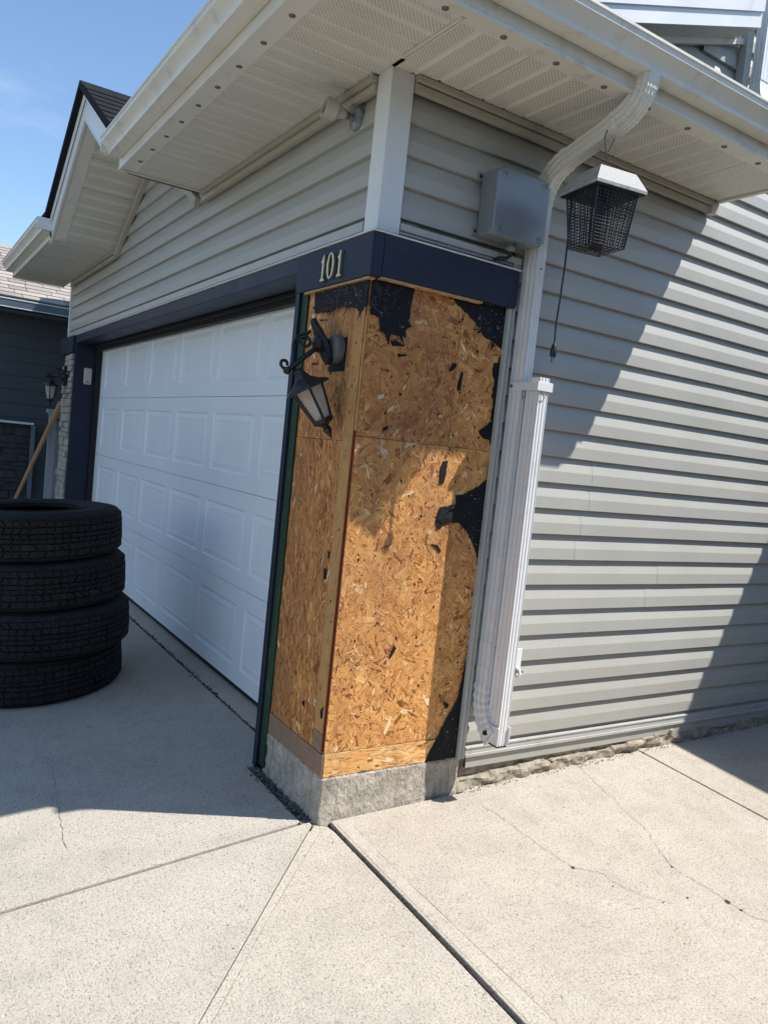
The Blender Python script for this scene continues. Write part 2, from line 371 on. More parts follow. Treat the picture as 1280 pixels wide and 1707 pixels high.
b.prism([(x, y, z-.5) for x, y, z in L], (0, 0, .49)); tag(b.build('lawn', M['lawn'], drv), kind='stuff')
b = MB(); b.box(-60, 60, -22, -9.02, -1.6, -1.02); tag(b.build('road', M['asphalt']), kind='structure')
# bed of dirt under the joints
b = MB()
for pl in ([(-.05, -6), (.012, -6), (.012, -.02), (-.05, -.02)],): b.prism([(x, y, gz(min(x, 0), y)-.05) for x, y in pl], (0, 0, .040))
b.build('joint_dirt', M['dirt2'], drv)
b = MB()
b.prism([(x, y, gz(x, y)-.05) for x, y in [(-.03, .0), (3.1, .07), (3.1, .13), (-.03, .1)]], (0, 0, .030))
b.prism([(x, y, gz(x, y)-.06) for x, y in [(-.03, 0), (5.85, -5.9), (5.95, -5.9), (.08, 0)]], (0, 0, .052))
b.prism([(x, y, gz(x, y)-.05) for x, y in [(-.03, 2.0), (3.1, 2.05), (3.1, 2.12), (-.03, 2.07)]], (0, 0, .035))
b.build('joint_dirt', M['dirt'], drv)
# garage apron: sloped lip of the garage slab
b = MB(); b.prism([(-5.85, .155, -.2), (-5.85, .155, -.036), (-5.85, .30, .022), (-5.85, .7, .03), (-5.85, .7, -.2)], (5.23, 0, 0)); b.build('apron', M['edgeconc'], drv, bevel=.004)
b = MB(); b.prism([(-5.88, .12, -.25), (-5.88, .17, -.25), (-5.88, .17, -.052), (-5.88, .12, -.052)], (5.3, 0, 0)); b.build('joint_dirt', M['dirt'], drv)
# cracks and tooling lines
def crack(pts, w, mat, name='crack', jit=.006, lift=.0024, sub=6):
    P = []
    for (x0, y0), (x1, y1) in zip(pts[:-1], pts[1:]):
        for k in range(sub):
            t = k/sub; P.append((x0+(x1-x0)*t+rnd.uniform(-jit, jit), y0+(y1-y0)*t+rnd.uniform(-jit, jit)))
    P.append(pts[-1]); L = []; Rr = []
    for i, (x, y) in enumerate(P):
        a = P[max(i-1, 0)]; c = P[min(i+1, len(P)-1)]; dx, dy = c[0]-a[0], c[1]-a[1]; q = math.hypot(dx, dy) or 1
        ww = w*rnd.uniform(.35, 1.3)*(.4 if i in (0, len(P)-1) else 1)
        L.append((x-dy/q*ww, y+dx/q*ww, 0)); Rr.append((x+dy/q*ww, y-dx/q*ww, 0))
    V = [(x, y, gz(x, y)+lift) for x, y, _ in L]+[(x, y, gz(x, y)+lift) for x, y, _ in Rr]; n = len(P)
    m = MB(); m.add(V, [(i, i+1, n+i+1, n+i) for i in range(n-1)]); return m.build(name, mat, drv)
crack([(-.023, 1.548), (.236, 1.473), (.534, 1.388), (.624, 1.362), (.743, 1.283), (.853, 1.234), (.941, 1.235), (1.043, 1.249), (1.137, 1.246), (1.209, 1.254), (1.27, 1.30)], .0008, M['dirt'])
crack([(.144, .772), (.398, .796), (.516, .799), (.66, .815), (.691, .817), (.76, .9), (.861, .91), (.936, .945), (1.028, 1.025)], .0007, M['dirt'])
crack([(-1.1, -.87), (-.823, -.897), (-.733, -.905), (-.567, -.923), (-.43, -.937), (-.292, -.942)], .0010, M['dirt2'])
M['band'] = concrete_mat('trowelled band', (.478, .432, .364), (1, 1, 1))
def band(poly):
    b = MB(); n = len(poly); b.add([(x, y, gz(x, y)+.0012) for x, y in poly], [tuple(range(n))]); b.build('trowelled_band', M['band'], drv)
band([(.045, .062), (.9, .085), (3.0, .118), (3.0, .222), (2.4, .20), (1.13, .162), (.45, .125), (.08, .122)])
band([(.052, -.066), (1.4, -1.412), (1.46, -1.36), (.9, -.86), (.50, -.47), (.255, -.22), (.08, -.03)])
crack([(.08, .125), (.45, .125), (1.13, .162), (2.4, .20)], .0007, M['dirt2'], 'tooling_line', .0015)
crack([(.08, -.03), (.255, -.22), (.50, -.47), (.9, -.86)], .0007, M['dirt2'], 'tooling_line', .0015)
crack([(.0, 2.19), (.7, 2.20), (1.5, 2.22)], .0007, M['dirt2'], 'tooling_line', .0015)
b = MB()
for x, y, r in [(.691, .817, .010), (1.105, 1.246, .012), (1.16, 1.25, .007), (.853, 1.232, .006), (1.0, .99, .004), (1.02, 1.11, .006)]:
    n = 9; ring = [(x+r*rnd.uniform(.5, 1.2)*math.cos(k*6.283/n), y+r*rnd.uniform(.5, 1.2)*math.sin(k*6.283/n)) for k in range(n)]
    b.add([(a, c, gz(a, c)+.0016) for a, c in ring], [tuple(range(n))])
b.build('spall', M['dirt'], drv)
# loose grit beside the footing and in the garage joint
def grit(n, fn, mat, name, label=None, r0=.003, r1=.012):
    b = MB()
    for _ in range(n):
        x, y, z = fn(); r = rnd.uniform(r0, r1); q = [Vector((rnd.uniform(.5, 1)*a, rnd.uniform(.5, 1)*c, rnd.uniform(.4, .9)*dd))*r for a, c, dd in ((1, 0, 0), (-1, 0, 0), (0, 1, 0), (0, -1, 0), (0, 0, 1), (0, 0, -1))]
        o = Vector((x, y, z)); b.add([o+p for p in q], [(0, 2, 4), (2, 1, 4), (1, 3, 4), (3, 0, 4), (2, 0, 5), (1, 2, 5), (3, 1, 5), (0, 3, 5)])
    return tag(b.build(name, mat, drv, fix=False), kind='stuff')
grit(900, lambda: (rnd.uniform(-.60, -.03), -.012-abs(rnd.gauss(0, .028)), -.058+rnd.uniform(-.01, .014)), M['gravel'], 'grit')
grit(420, lambda: ((lambda x: (x, .148+rnd.gauss(0, .006+.014*max(0, 1-abs(x+2.1)/.5)), gz(x, .1)+rnd.uniform(-.012, .008)))(-rnd.triangular(.7, 4.6, 2.1))), M['dirt'], 'grit', None, .003, .010)
grit(260, lambda: (rnd.uniform(-.03, .05), rnd.uniform(.76, 2.4), 0), M['gravel'], 'grit') if False else None
b = MB(); b.prism([(-.63, -.075, -.18), (-.01, -.075, -.18), (-.01, .02, -.18), (-.63, .02, -.18)], (0, 0, .118)); b.build('joint_dirt', M['gravel'], drv)
grit(520, lambda: ((lambda x: (x, .039+.018*x+rnd.gauss(0, .007), gz(x, 0)-.016+rnd.uniform(-.004, .012)))(rnd.uniform(.05, 1.6))), M['dirt'], 'grit', None, .002, .007)
grit(160, lambda: ((lambda x: (x, .039+.018*x+rnd.gauss(0, .022), gz(x, .05)+.0005))(rnd.uniform(.03, 1.6))), M['gravel'], 'grit', None, .001, .0035)
grit(220, lambda: ((lambda y: (rnd.uniform(.005, .045), y, gz(0, y)+.002))(rnd.uniform(.75, 3.2))), M['gravel'], 'grit', None, .002, .007)
grit(70, lambda: ((lambda x, y: (x, y, gz(x, y)+.001))(rnd.uniform(-.5, 2.2), rnd.uniform(-1.4, 2.0))), M['dirt'], 'grit', None, .0015, .0045)
# ------------------------------------------------------------------ house shell
house = thing('house', (0, 0, -.04), 'grey vinyl-sided house with almond soffits, gutters and attached double garage', 'house')
PI = math.pi
def part(mb, name, mat, parent=house, **k): return mb.build(name, mat, parent, **k)

EX = .127; ZB = 2.5           # exposure of one course, butt height of course 0
def course_profile(top=EX):
    # (depth behind the butt face, height above the butt): dutch-lap course
    return [(.023, 0.0), (.0, 0.0), (.0, .003), (.0018, EX*.44), (.0034, EX*.485), (.0215, EX*.985), (.024, EX+.006)]
def side_course(k, y0, y1, name='siding_board', x=0.0, parent=None):
    z = ZB+EX*k; b = MB(); pr = course_profile(); n = max(2, int((y1-y0)/.12))
    b.loft([[(x-dd+.0022*nz((y0+(y1-y0)*i/n, k*3.1, 0), 1.3, 8), y0+(y1-y0)*i/n, z+h+.0014*nz((y0+(y1-y0)*i/n, k*5.7, 4), .9, 9)) for dd, h in pr] for i in range(n+1)], False, False)
    return b.build(name, M['siding_side'], parent, fix=False)
def front_course(k, x0a, x1a, x0b=None, x1b=None, parent=None):
    z = ZB+EX*k; b = MB(); pr = course_profile(); x0b = x0a if x0b is None else x0b; x1b = x1a if x1b is None else x1b
    ra = []; rb = []
    for dd, h in pr:
        t = min(h/EX, 1); ra.append((x0a+(x0b-x0a)*t, dd, z+h)); rb.append((x1a+(x1b-x1a)*t, dd, z+h))
    n = 28; rings = []
    for i in range(n+1):
        t = i/n; X = x0a+(x1a-x0a)*t; w = .0020*nz((X, k*3.3, 0), 1.2, 12); wz = .0014*nz((X, k*2.9, 3), .8, 13)
        rings.append([(p[0]+(q[0]-p[0])*t, p[1]+w, p[2]+wz) for p, q in zip(ra, rb)])
    b.loft(rings, False, False); return b.build('siding_board', M['siding_front'], parent, fix=False)

# --- side wall
b = MB(); b.box(-.20, -.027, .05, 6.5, .10, 3.35); b.box(-.20, -.027, 2.0, 6.5, 3.35, 4.6)
# raked top of wall above the side eave
b.prism([(-.20, .2, 3.35), (-.20, 2.0, 3.35), (-.20, 2.0, 3.93), (-.20, .2, 3.33)], (.173, 0, 0))
sw = part(b, 'side_wall', M['siding_side'])
laps = {-8: 1.42, -9: 1.42, -10: 1.38, -11: 1.36, -12: 2.03, -13: 1.95}
for k in range(-18, 4):
    y0 = .742 if k < 0 else .098
    if k in laps:
        ym = laps[k]; side_course(k, y0, ym, parent=sw); side_course(k, ym-.02, 6.5, x=.0010, parent=sw)
    else: side_course(k, y0, 6.5, parent=sw)
side_course(-19, .78, 6.5, parent=sw)
for k in range(4, 17):
    z = ZB+EX*k
    ymin = max(2.0 if k < 7 else 0.3, (z-3.33)/.333+.2+.3)
    if k < 7: ymin = 2.0
    if ymin < 2.18: side_course(k, ymin, 2.18, parent=sw)
    side_course(k, 2.18, 6.5, parent=sw)
# --- front wall
b = MB(); b.prism([(-6.45, .027, 2.42), (-.02, .027, 2.42), (-.02, .027, 3.3), (-2.2, .027, 3.3), (-3.36, .027, 3.78), (-4.55, .027, 3.15), (-6.45, .027, 3.15)], (0, .18, 0))
b.box(-6.45, -5.88, .027, .2, -.1, 2.42)
fw = part(b, 'front_wall', M['siding_front'])
for k in range(-1, 10):
    z = ZB+EX*k; zt = z+EX
    if z < 3.02: 
        if k >= 3: front_course(k, -6.44, -.085, parent=fw)
        else: front_course(k, -6.44, -.085, parent=fw)
    else:
        f = lambda q: -4.43+(q-3.03)/.5665
        front_course(k, f(z)-.02, -2.3 if z < 3.05 else -2.25-(z-3.05)/.5665, f(zt)-.02, -2.3-(zt-3.05)/.5665, parent=fw)
# corner posts
b = MB(); b.prism([(-.095, -.012, 2.428), (.013, -.012, 2.428), (.013, .096, 2.428), (-.0, .096, 2.428), (-.0, .0, 2.428), (-.095, .0, 2.428)], (0, 0, .628))
part(b, 'corner_post', M['whitetrim'], bevel=.004)
b = MB(); b.box(-6.475, -6.435, -.012, .10, 2.43, 3.04); part(b, 'corner_post', M['whitetrim'], bevel=.004)
# trims along the soffit: stepped frieze
def frieze_front(x0, x1, z):
    b = MB(); b.box(x0, x1, -.040, .0, z-.024, z); b.box(x0, x1, -.026, .0, z-.060, z-.030); b.box(x0, x1, -.018, .0, z-.030, z-.024); return part(b, 'frieze_trim', M['frieze'], bevel=.002)
frieze_front(-2.18, -.097, 3.052); frieze_front(-6.43, -4.44, 3.046)
b = MB(); b.box(0, .040, .098, 2.03, 3.028, 3.052); b.box(0, .026, .098, 2.03, 2.992, 3.022); b.box(0, .018, .098, 2.03, 3.022, 3.028); part(b, 'frieze_trim', M['frieze'], bevel=.002)
# raked trim of the small gable
b = MB(); pr = [(-.032, -.052), (.0, -.052), (.0, .0), (-.032, .0)]
for sgn, xa in ((1, -4.44), (-1, -2.28)):
    n = Vector((-.4929*sgn, 0, .8701))
    pa = Vector((xa, 0, 3.035)); pb = Vector((-3.36, 0, 3.035+.5665*1.08))
    b.loft([[q+Vector((0, u, 0))+n*w for u, w in pr] for q in (pa, pb)])
part(b, 'frieze_trim', M['frieze'])
# starter strip, J-channels round the column
b = MB(); b.box(-.012, .012, .765, 6.5, .142, .158); b.box(-.012, .006, .765, 6.5, .158, .182); b.box(-.012, .010, .765, 6.5, .182, .192)
part(b, 'starter_strip', M['greytrim'], bevel=.002)
b = MB(); b.box(-.01, .022, .710, .730, .142, 2.47); b.box(-.01, .008, .730, .737, .142, 2.446); b.box(-.01, .016, .737, .753, .142, 2.446); part(b, 'channel_trim', M['greytrim'], bevel=.002)
b = MB(); b.box(-.01, .020, .098, .753, 2.446, 2.474); b.box(-.01, .010, .098, .73, 2.434, 2.446); part(b, 'channel_trim', M['greytrim'], bevel=.002)
b = MB(); b.box(-6.43, -.096, -.018, .0, 2.434, 2.476); b.box(-6.43, -.096, -.012, 0, 2.424, 2.434); part(b, 'channel_trim', M['greytrim'], bevel=.002)
# thin white cap flashing over the beam
b = MB(); b.box(-6.50, .040, -.040, .0, 2.413, 2.418); b.box(.0, .040, -.0, .742, 2.413, 2.418); part(b, 'cap_flashing', M['whitetrim'])
# --- beam boards
b = MB(); b.box(-.645, .034, -.034, .02, 2.238, 2.411); part(b, 'beam_board', M['navy'], bevel=.004)
b = MB()
y1, z0, z1, rr = .742, 2.245, 2.411, .022
pts = [(-.0, .021, z0), (-.0, y1-rr, z0)]+[(-.0, y1-rr+rr*math.sin(a), z0+rr-rr*math.cos(a)) for a in (.4, .8, 1.2, PI/2)]+[(-.0, y1, z1), (-.0, .021, z1)]
b.prism(pts, (.033, 0, 0)); part(b, 'beam_board', M['navy'], bevel=.003)
b = MB(); b.box(-5.87, -.647, -.030, .06, 2.336, 2.411); part(b, 'header_board', M['navy2'], bevel=.003)
b = MB(); b.box(-5.87, -.62, .06, .33, 2.342, 2.44); part(b, 'opening_lining', M['navy2'])
b = MB(); b.box(-6.525, -5.872, -.060, .06, 2.238, 2.411); part(b, 'beam_board', M['navy'], bevel=.004)
b = MB(); b.box(-5.90, -5.85, -.028, .178, -.04, 2.338); part(b, 'door_jamb', M['navy2'], bevel=.003)
b = MB(); b.box(-5.95, -5.815, .178, .225, -.02, 2.336); b.box(-5.815, -.62, .178, .225, 2.285, 2.338)
b.box(-5.84, -.62, .150, .178, 2.315, 2.338); part(b, 'door_stop', M['black'], bevel=.003)
# right jamb: navy board and green-primed board behind it
b = MB(); b.box(-.645, -.605, -.030, .20, -.05, 2.336); part(b, 'door_jamb', M['navy2'], bevel=.003)
b = MB(); b.box(-.604, -.545, -.016, .18, -.03, 2.238); part(b, 'door_jamb', M['green'], bevel=.003)
# --- left pilaster of ledge stone
b = MB(); b.box(-6.31, -5.905, -.018, .02, -.15, 2.238); part(b, 'pilaster_core', M['stone'])
z = -.15
while z < 2.22:
    h = rnd.choice((.05, .07, .09, .06)); h = min(h, 2.236-z); x = -6.33+rnd.uniform(-.02, .02)
    while x < -5.95:
        w = rnd.uniform(.14, .30); xe = min(x+w, -5.902)
        if xe > -5.97: xe = -5.902
        b = MB(); dpt = rnd.uniform(.035, .062)
        v = [(x, -.02, z), (xe-.004, -.02, z), (xe-.004, -dpt, z), (x, -dpt, z), (x, -.02, z+h-.005), (xe-.004, -.02, z+h-.005), (xe-.004, -dpt+.006, z+h-.005), (x, -dpt+.004, z+h-.005)]
        v = [(p[0]+rnd.uniform(-.004, .004), p[1], p[2]+rnd.uniform(-.003, .003)) for p in v]
        b.hexa(v); part(b, 'stone', M['stone'], bevel=.004); x = xe
    z += h
# --- house foundation on the side
def rough_strip(y0, y1, z0, z1, x0, name, mat, parent, amp=.012, ny=160, nzv=14, ledge=True, seed=1):
    b = MB(); rings = []
    for j in range(nzv+1):
        t = j/nzv; ring = []
        for i in range(ny+1):
            y = y0+(y1-y0)*i/ny; z = z0+(z1-z0)*t
            bt = .055+.03*nz((y*1.7, 0, 0), 1, seed)+.012*nz((y*9, 1, 0), 1, seed)
            x = x0+amp*nz((y*7, z*16, 0), 1, seed)+.4*amp*nz((y*26, z*40, 3), 1, seed)+.22*amp*nz((y*80, z*90, 3), 1, seed)
            if ledge and z < gz(0, y)+bt: x += .026+.020*nz((y*12, z*22, 5), 1, seed)
            ring.append((x, y, z))
        rings.append(ring)
    b.loft(rings, False, False); return b.build(name, mat, parent, fix=False)
rough_strip(.735, 6.4, -.12, .146, -.020, 'foundation', M['parging'], house, amp=.02, ny=420, nzv=22, seed=2)

# ------------------------------------------------------------------ roof, soffits, fascia, gutters
SZ = 3.055
def soffit_panels(n, start, width, fn, mat, name='soffit_panel', parent=house):
    """fn(u,z) -> ring ends; each panel is three plank ribs with vee grooves"""
    for i in range(n):
        a = start+i*width; rib = width/3; pr = []
        for k in range(3):
            q = a+k*rib; pr += [(q+.001, 0), (q+rib-.022, 0), (q+rib-.016, .007), (q+rib-.006, .007)]
        pr += [(a+width-.001, 0)]
        r1, r2 = fn(pr); b = MB(); b.loft([r1, r2], False, False); b.build(name, mat, parent, fix=False)
FS = .535      # fascia plane, side
FF = -.535     # fascia plane, front
soffit_panels(6, -.02, .342, lambda pr: ([(.0, u, SZ+h) for u, h in pr], [(FS-.06, u, SZ+h) for u, h in pr]), M['soffit_side'])
soffit_panels(8, -2.19, .30, lambda pr: ([(u, FF+.06, SZ+h) for u, h in pr], [(u, .0, SZ+h) for u, h in pr]), M['soffit_front'])
b = MB(); b.box(.21, FS-.06, FF+.06, -.02, SZ+.0, SZ+.02); part(b, 'soffit_corner', M['soffit_front'])
b = MB(); b.box(.10, .475, -.032, -.022, SZ-.010, SZ+.0); b.box(.10, .475, -.016, -.008, SZ-.008, SZ+.0); part(b, 'soffit_divider', M['cream'], bevel=.001)
# nailing strip + fascia (side)
def eave(axis, a0, a1, sgn, out, endcap=True):
    """axis 'y': eave runs along y at x=out ; axis 'x': along x at y=out"""
    def P(t, o, z): return (o, t, z) if axis == 'y' else (t, o, z)
    s = sgn
    strip = [(out-s*.095, SZ+.004), (out-s*.095, SZ-.004), (out-s*.022, SZ-.004), (out-s*.020, SZ-.010), (out-s*.012, SZ-.010), (out-s*.012, SZ+.004)]
    b = MB(); b.loft([[P(t, o, z) for o, z in strip] for t in (a0, a1)]); part(b, 'soffit_trim', M['cream'])
    fa = [(out-s*.010, SZ-.014), (out+s*.004, SZ-.014), (out+s*.004, SZ-.004), (out, SZ+.002), (out, SZ+.165), (out-s*.010, SZ+.165)]
    b = MB(); b.loft([[P(t, o, z) for o, z in fa] for t in (a0, a1)]); part(b, 'fascia', M['cream'])
    zb = SZ+.048; gu = [(0, .100), (0, .0), (.070, .0), (.070, .008), (.073, .020), (.092, .044), (.110, .060), (.112, .078), (.118, .082), (.118, .092), (.108, .092), (.105, .082), (.100, .080), (.100, .062), (.062, .010), (.006, .006), (.006, .100)]
    gu = [(out+s*(.002+o*1.02), zb+z) for o, z in gu]
    b = MB(); b.loft([[P(t, o, z) for o, z in gu] for t in (a0, a1)], True); return part(b, 'gutter', M['cream'], smooth=True)
eave('y', FF-.004, 2.058, 1, FS); eave('x', -2.16, FS, -1, FF); eave('x', -6.98, -4.50, -1, FF)
# gutter corner pieces
b = MB(); b.hexa([(FS-.0, FF+.0, SZ+.05), (FS+.072, FF, SZ+.05), (FS+.072, FF-.072, SZ+.05), (FS, FF-.072, SZ+.05), (FS, FF, SZ+.14), (FS+.12, FF, SZ+.14), (FS+.12, FF-.12, SZ+.14), (FS, FF-.12, SZ+.14)])
part(b, 'gutter_corner', M['cream'])
# eave end boards
b = MB(); b.prism([(.0, 2.035, SZ-.012), (FS, 2.035, SZ-.012), (FS, 2.035, SZ+.16), (.0, 2.035, SZ+.32)], (0, .022, 0)); part(b, 'eave_end', M['cream'])
b = MB(); b.prism([(-2.19, 0, SZ-.01), (-2.19, FF, SZ-.01), (-2.19, FF, SZ+.16), (-2.19, 0, SZ+.22)], (.02, 0, 0)); part(b, 'eave_end', M['cream'])
b = MB(); b.box(.0, .045, 2.00, 2.05, 2.985, SZ-.012); part(b, 'eave_end', M['frieze'])
# soffit nails
def screw_mesh():
    b = MB(); b.lathe([(.0005, -.004), (.006, -.005), (.0125, -.003), (.0130, .0), (.0105, .003)], n=14); return b.mesh('screw', M['steel'])
SCR = screw_mesh(); SCR.polygons.foreach_set('use_smooth', [True]*len(SCR.polygons))
def screw(x, y, z, rot=None):
    inst(SCR, 'screw', Matrix.Translation((x, y, z)) @ (rot or Matrix.Identity(4)), house)
for i in range(8): screw(FS-.062, -.10+.259*i+(0 if i < 4 else .0), SZ-.004)
for i in range(9): screw(.062-.2508*i, FF+.062, SZ-.004)
# left return: level soffit strip and gable soffit
soffit_panels(6, -6.95, .412, lambda pr: ([(u, FF+.06, SZ-.008+h) for u, h in pr], [(u, .0, SZ-.008+h) for u, h in pr]), M['soffit_front'])
b = MB(); b.box(-6.96, -6.93, FF, .0, SZ-.02, SZ+.15); part(b, 'eave_end', M['cream'])
for sgn in (1, -1):
    n = Vector((-.4929*sgn, 0, .8701)); d = Vector((.8701*sgn, 0, .4929)); A = Vector((-4.50 if sgn == 1 else -2.22, 0, SZ-.01))
    L = 1.14/.8701
    for i in range(4):
        a, c = L*i/4+.002, L*(i+1)/4-.002
        b = MB(); b.loft([[A+d*a+Vector((0, y, 0)), A+d*(c-.012)+Vector((0, y, 0)), A+d*(c-.008)+Vector((0, y, 0))+n*.006, A+d*c+Vector((0, y, 0))+n*.006] for y in (FF+.06, 0)], False, False)
        part(b, 'soffit_panel', M['soffit_front'], fix=False)
    b = MB(); q = [(FF+.115, .004), (FF+.115, -.004), (FF+.022, -.004), (FF+.020, -.010), (FF+.010, -.010), (FF+.010, .004)]
    b.loft([[A+d*t+Vector((0, y, 0))+n*w for y, w in q] for t in ((0 if sgn == 1 else .42), L)]); part(b, 'soffit_trim', M['cream'])
    # raked fascia
    q = [(FF+.010, -.014), (FF-.004, -.014), (FF-.004, -.004), (FF, .0), (FF, .165), (FF+.010, .165)]
    a0 = A-d*.05 if sgn == 1 else A+d*.40
    bot = [[a0+d*t+Vector((0, y, 0))+n*w for y, w in q] for t in (0, L+.05)]
    for ring in bot[1:]:
        for i, p in enumerate(ring): p += d*((-3.36-p.x)/d.x)
    b = MB(); b.loft(bot); part(b, 'fascia', M['whitetrim'])
    q = [(FF-.006, .118), (FF-.006, .165), (FF-.016, .165), (FF-.016, .150), (FF-.010, .118)]
    bot = [[a0+d*t+Vector((0, y, 0))+n*w for y, w in q] for t in (0, L+.05)]
    for p in bot[1]: p += d*((-3.36-p.x)/d.x)
    b = MB(); b.loft(bot); part(b, 'fascia_trim', M['whitetrim'])
    # roof deck with thick dark edge
    a0 = A-d*.05
    q = [(FF-.055, .170), (FF-.055, .215), (3.4, .215), (3.4, .170)]
    bot = [[a0-d*.10+d*t+Vector((0, y, 0))+n*w for y, w in q] for t in (0, L+.15)]
    for p in bot[1]: p += d*((-3.36-p.x)/d.x)
    b = MB(); b.loft(bot); part(b, 'roof', M['bshingle'])
    # shingle tabs
    tab = {}
    for w in (.20, .26, .32):
        t = MB(); t.hexa([(0, 0, 0), (w-.006, 0, 0), (w-.006, .17, 0), (0, .17, 0), (0, 0, .010), (w-.006, 0, .010), (w-.006, .17, .004), (0, .17, .004)]); tab[w] = t.mesh('shingle', M['bshingle'])
    if sgn == -1:
        for row in range(9):
            y = FF-.055
            while y < 1.6:
                w = rnd.choice((.20, .26, .32)); s0 = .02+row*.155
                # local x -> +y, local y -> up slope (d), local z -> n
                m = Matrix(((0, d.x, n.x, 0), (1, 0, 0, 0), (0, d.z, n.z, 0), (0, 0, 0, 1)))
                if s0 < L+.02: 
                    mm = Matrix.Translation(a0-d*.10+d*s0+Vector((0, y, 0))+n*(.216)) @ m; inst(tab[w], 'shingle', mm, house)
                y += w
for i in range(6):
    s = .30*(i)*.8701; screw(-4.543+.2145*i, -.43-.02, 3.061+.1215*i-.002)
b = MB(); b.box(-4.515, -4.495, FF-.115, FF+.0, SZ+.05, SZ+.145); part(b, 'gutter_end', M['white'])
b = MB(); b.box(-2.168, -2.158, FF-.115, FF+.0, SZ+.055, SZ+.14); part(b, 'gutter_end', M['cream'])
# main garage roof (front slope), side pent roof, and roof to the left
sl_ = .344
b = MB()
def roofslab(p4, th=.05): b.prism([Vector(p) for p in p4], (0, 0, th))
zf = SZ+.165
roofslab([(-2.2, FF-.05, zf), (.02, FF-.05, zf), (.02, 7, zf+sl_*(7-FF)), (-2.2, 7, zf+sl_*(7-FF))])
roofslab([(-6.98, FF-.05, zf), (-4.5, FF-.05, zf), (-4.5, 7, zf+sl_*(7-FF)), (-6.98, 7, zf+sl_*(7-FF))])
roofslab([(-4.5, .6, zf+sl_*(.6-FF)), (-2.2, .6, zf+sl_*(.6-FF)), (-2.2, 7, zf+sl_*(7-FF)), (-4.5, 7, zf+sl_*(7-FF))])
b.prism([(FS+.05, FF-.05, zf), (FS+.05, 2.04, zf), (.0, 2.04, zf+.19), (.0, FF+.5, zf+.19)], (0, 0, .03))
b.prism([(FS+.05, FF-.05, zf), (.0, FF+.5, zf+.19), (.0, FF-.05, zf)], (0, 0, .03))
part(b, 'roof', M['bshingle'])
# raked fascia and narrow rake soffit high above the side eave
ra, rb = .0, 2.13
def rk(y): return 3.591+sl_*(y-1.153)
for (x0, x1, lo, hi, mat, nm) in ((.15, .165, .0, .075, 'white', 'fascia'), (.15, .176, .075, .135, 'white', 'fascia'), (-.02, .15, .0, .012, 'cream', 'rake_soffit')):
    b = MB(); b.prism([(x0, ra, rk(ra)+lo), (x0, rb-.1, rk(rb-.1)+lo), (x0, rb-.1, rk(rb-.1)+hi), (x0, ra, rk(ra)+hi)], (x1-x0, 0, 0)); part(b, nm, M[mat])
b = MB(); b.prism([(0.004, ra, rk(ra)-.03), (0.004, 2.16, rk(2.16)-.03), (0.004, 2.16, rk(2.16)), (0.004, ra, rk(ra))], (.022, 0, 0)); part(b, 'frieze_trim', M['cream'])
b = MB(); b.box(.0, .05, 2.10, 2.150, 3.45, 4.7); part(b, 'corner_post', M['greytrim'], bevel=.003)
b = MB(); b.box(-7.0, -1.2, 2.15, 9, 3.6, 6.5); b.prism([(-7.3, 1.9, 6.5), (-7.3, 9.2, 6.5), (-7.3, 5.5, 8.1)], (6.4, 0, 0)); part(b, 'upper_storey', M['siding_front'])
# house wing further along the side, beyond the frame
b = MB(); b.box(0, 3.6, 4.62, 9, -.1, 3.05); b.box(-.2, 3.9, 4.12, 9.2, 3.05, 3.22)
b.prism([(-.2, 4.12, 3.22), (-.2, 9.2, 3.22), (-.2, 6.6, 4.3)], (4.1, 0, 0)); part(b, 'house_wing', M['siding_side'])

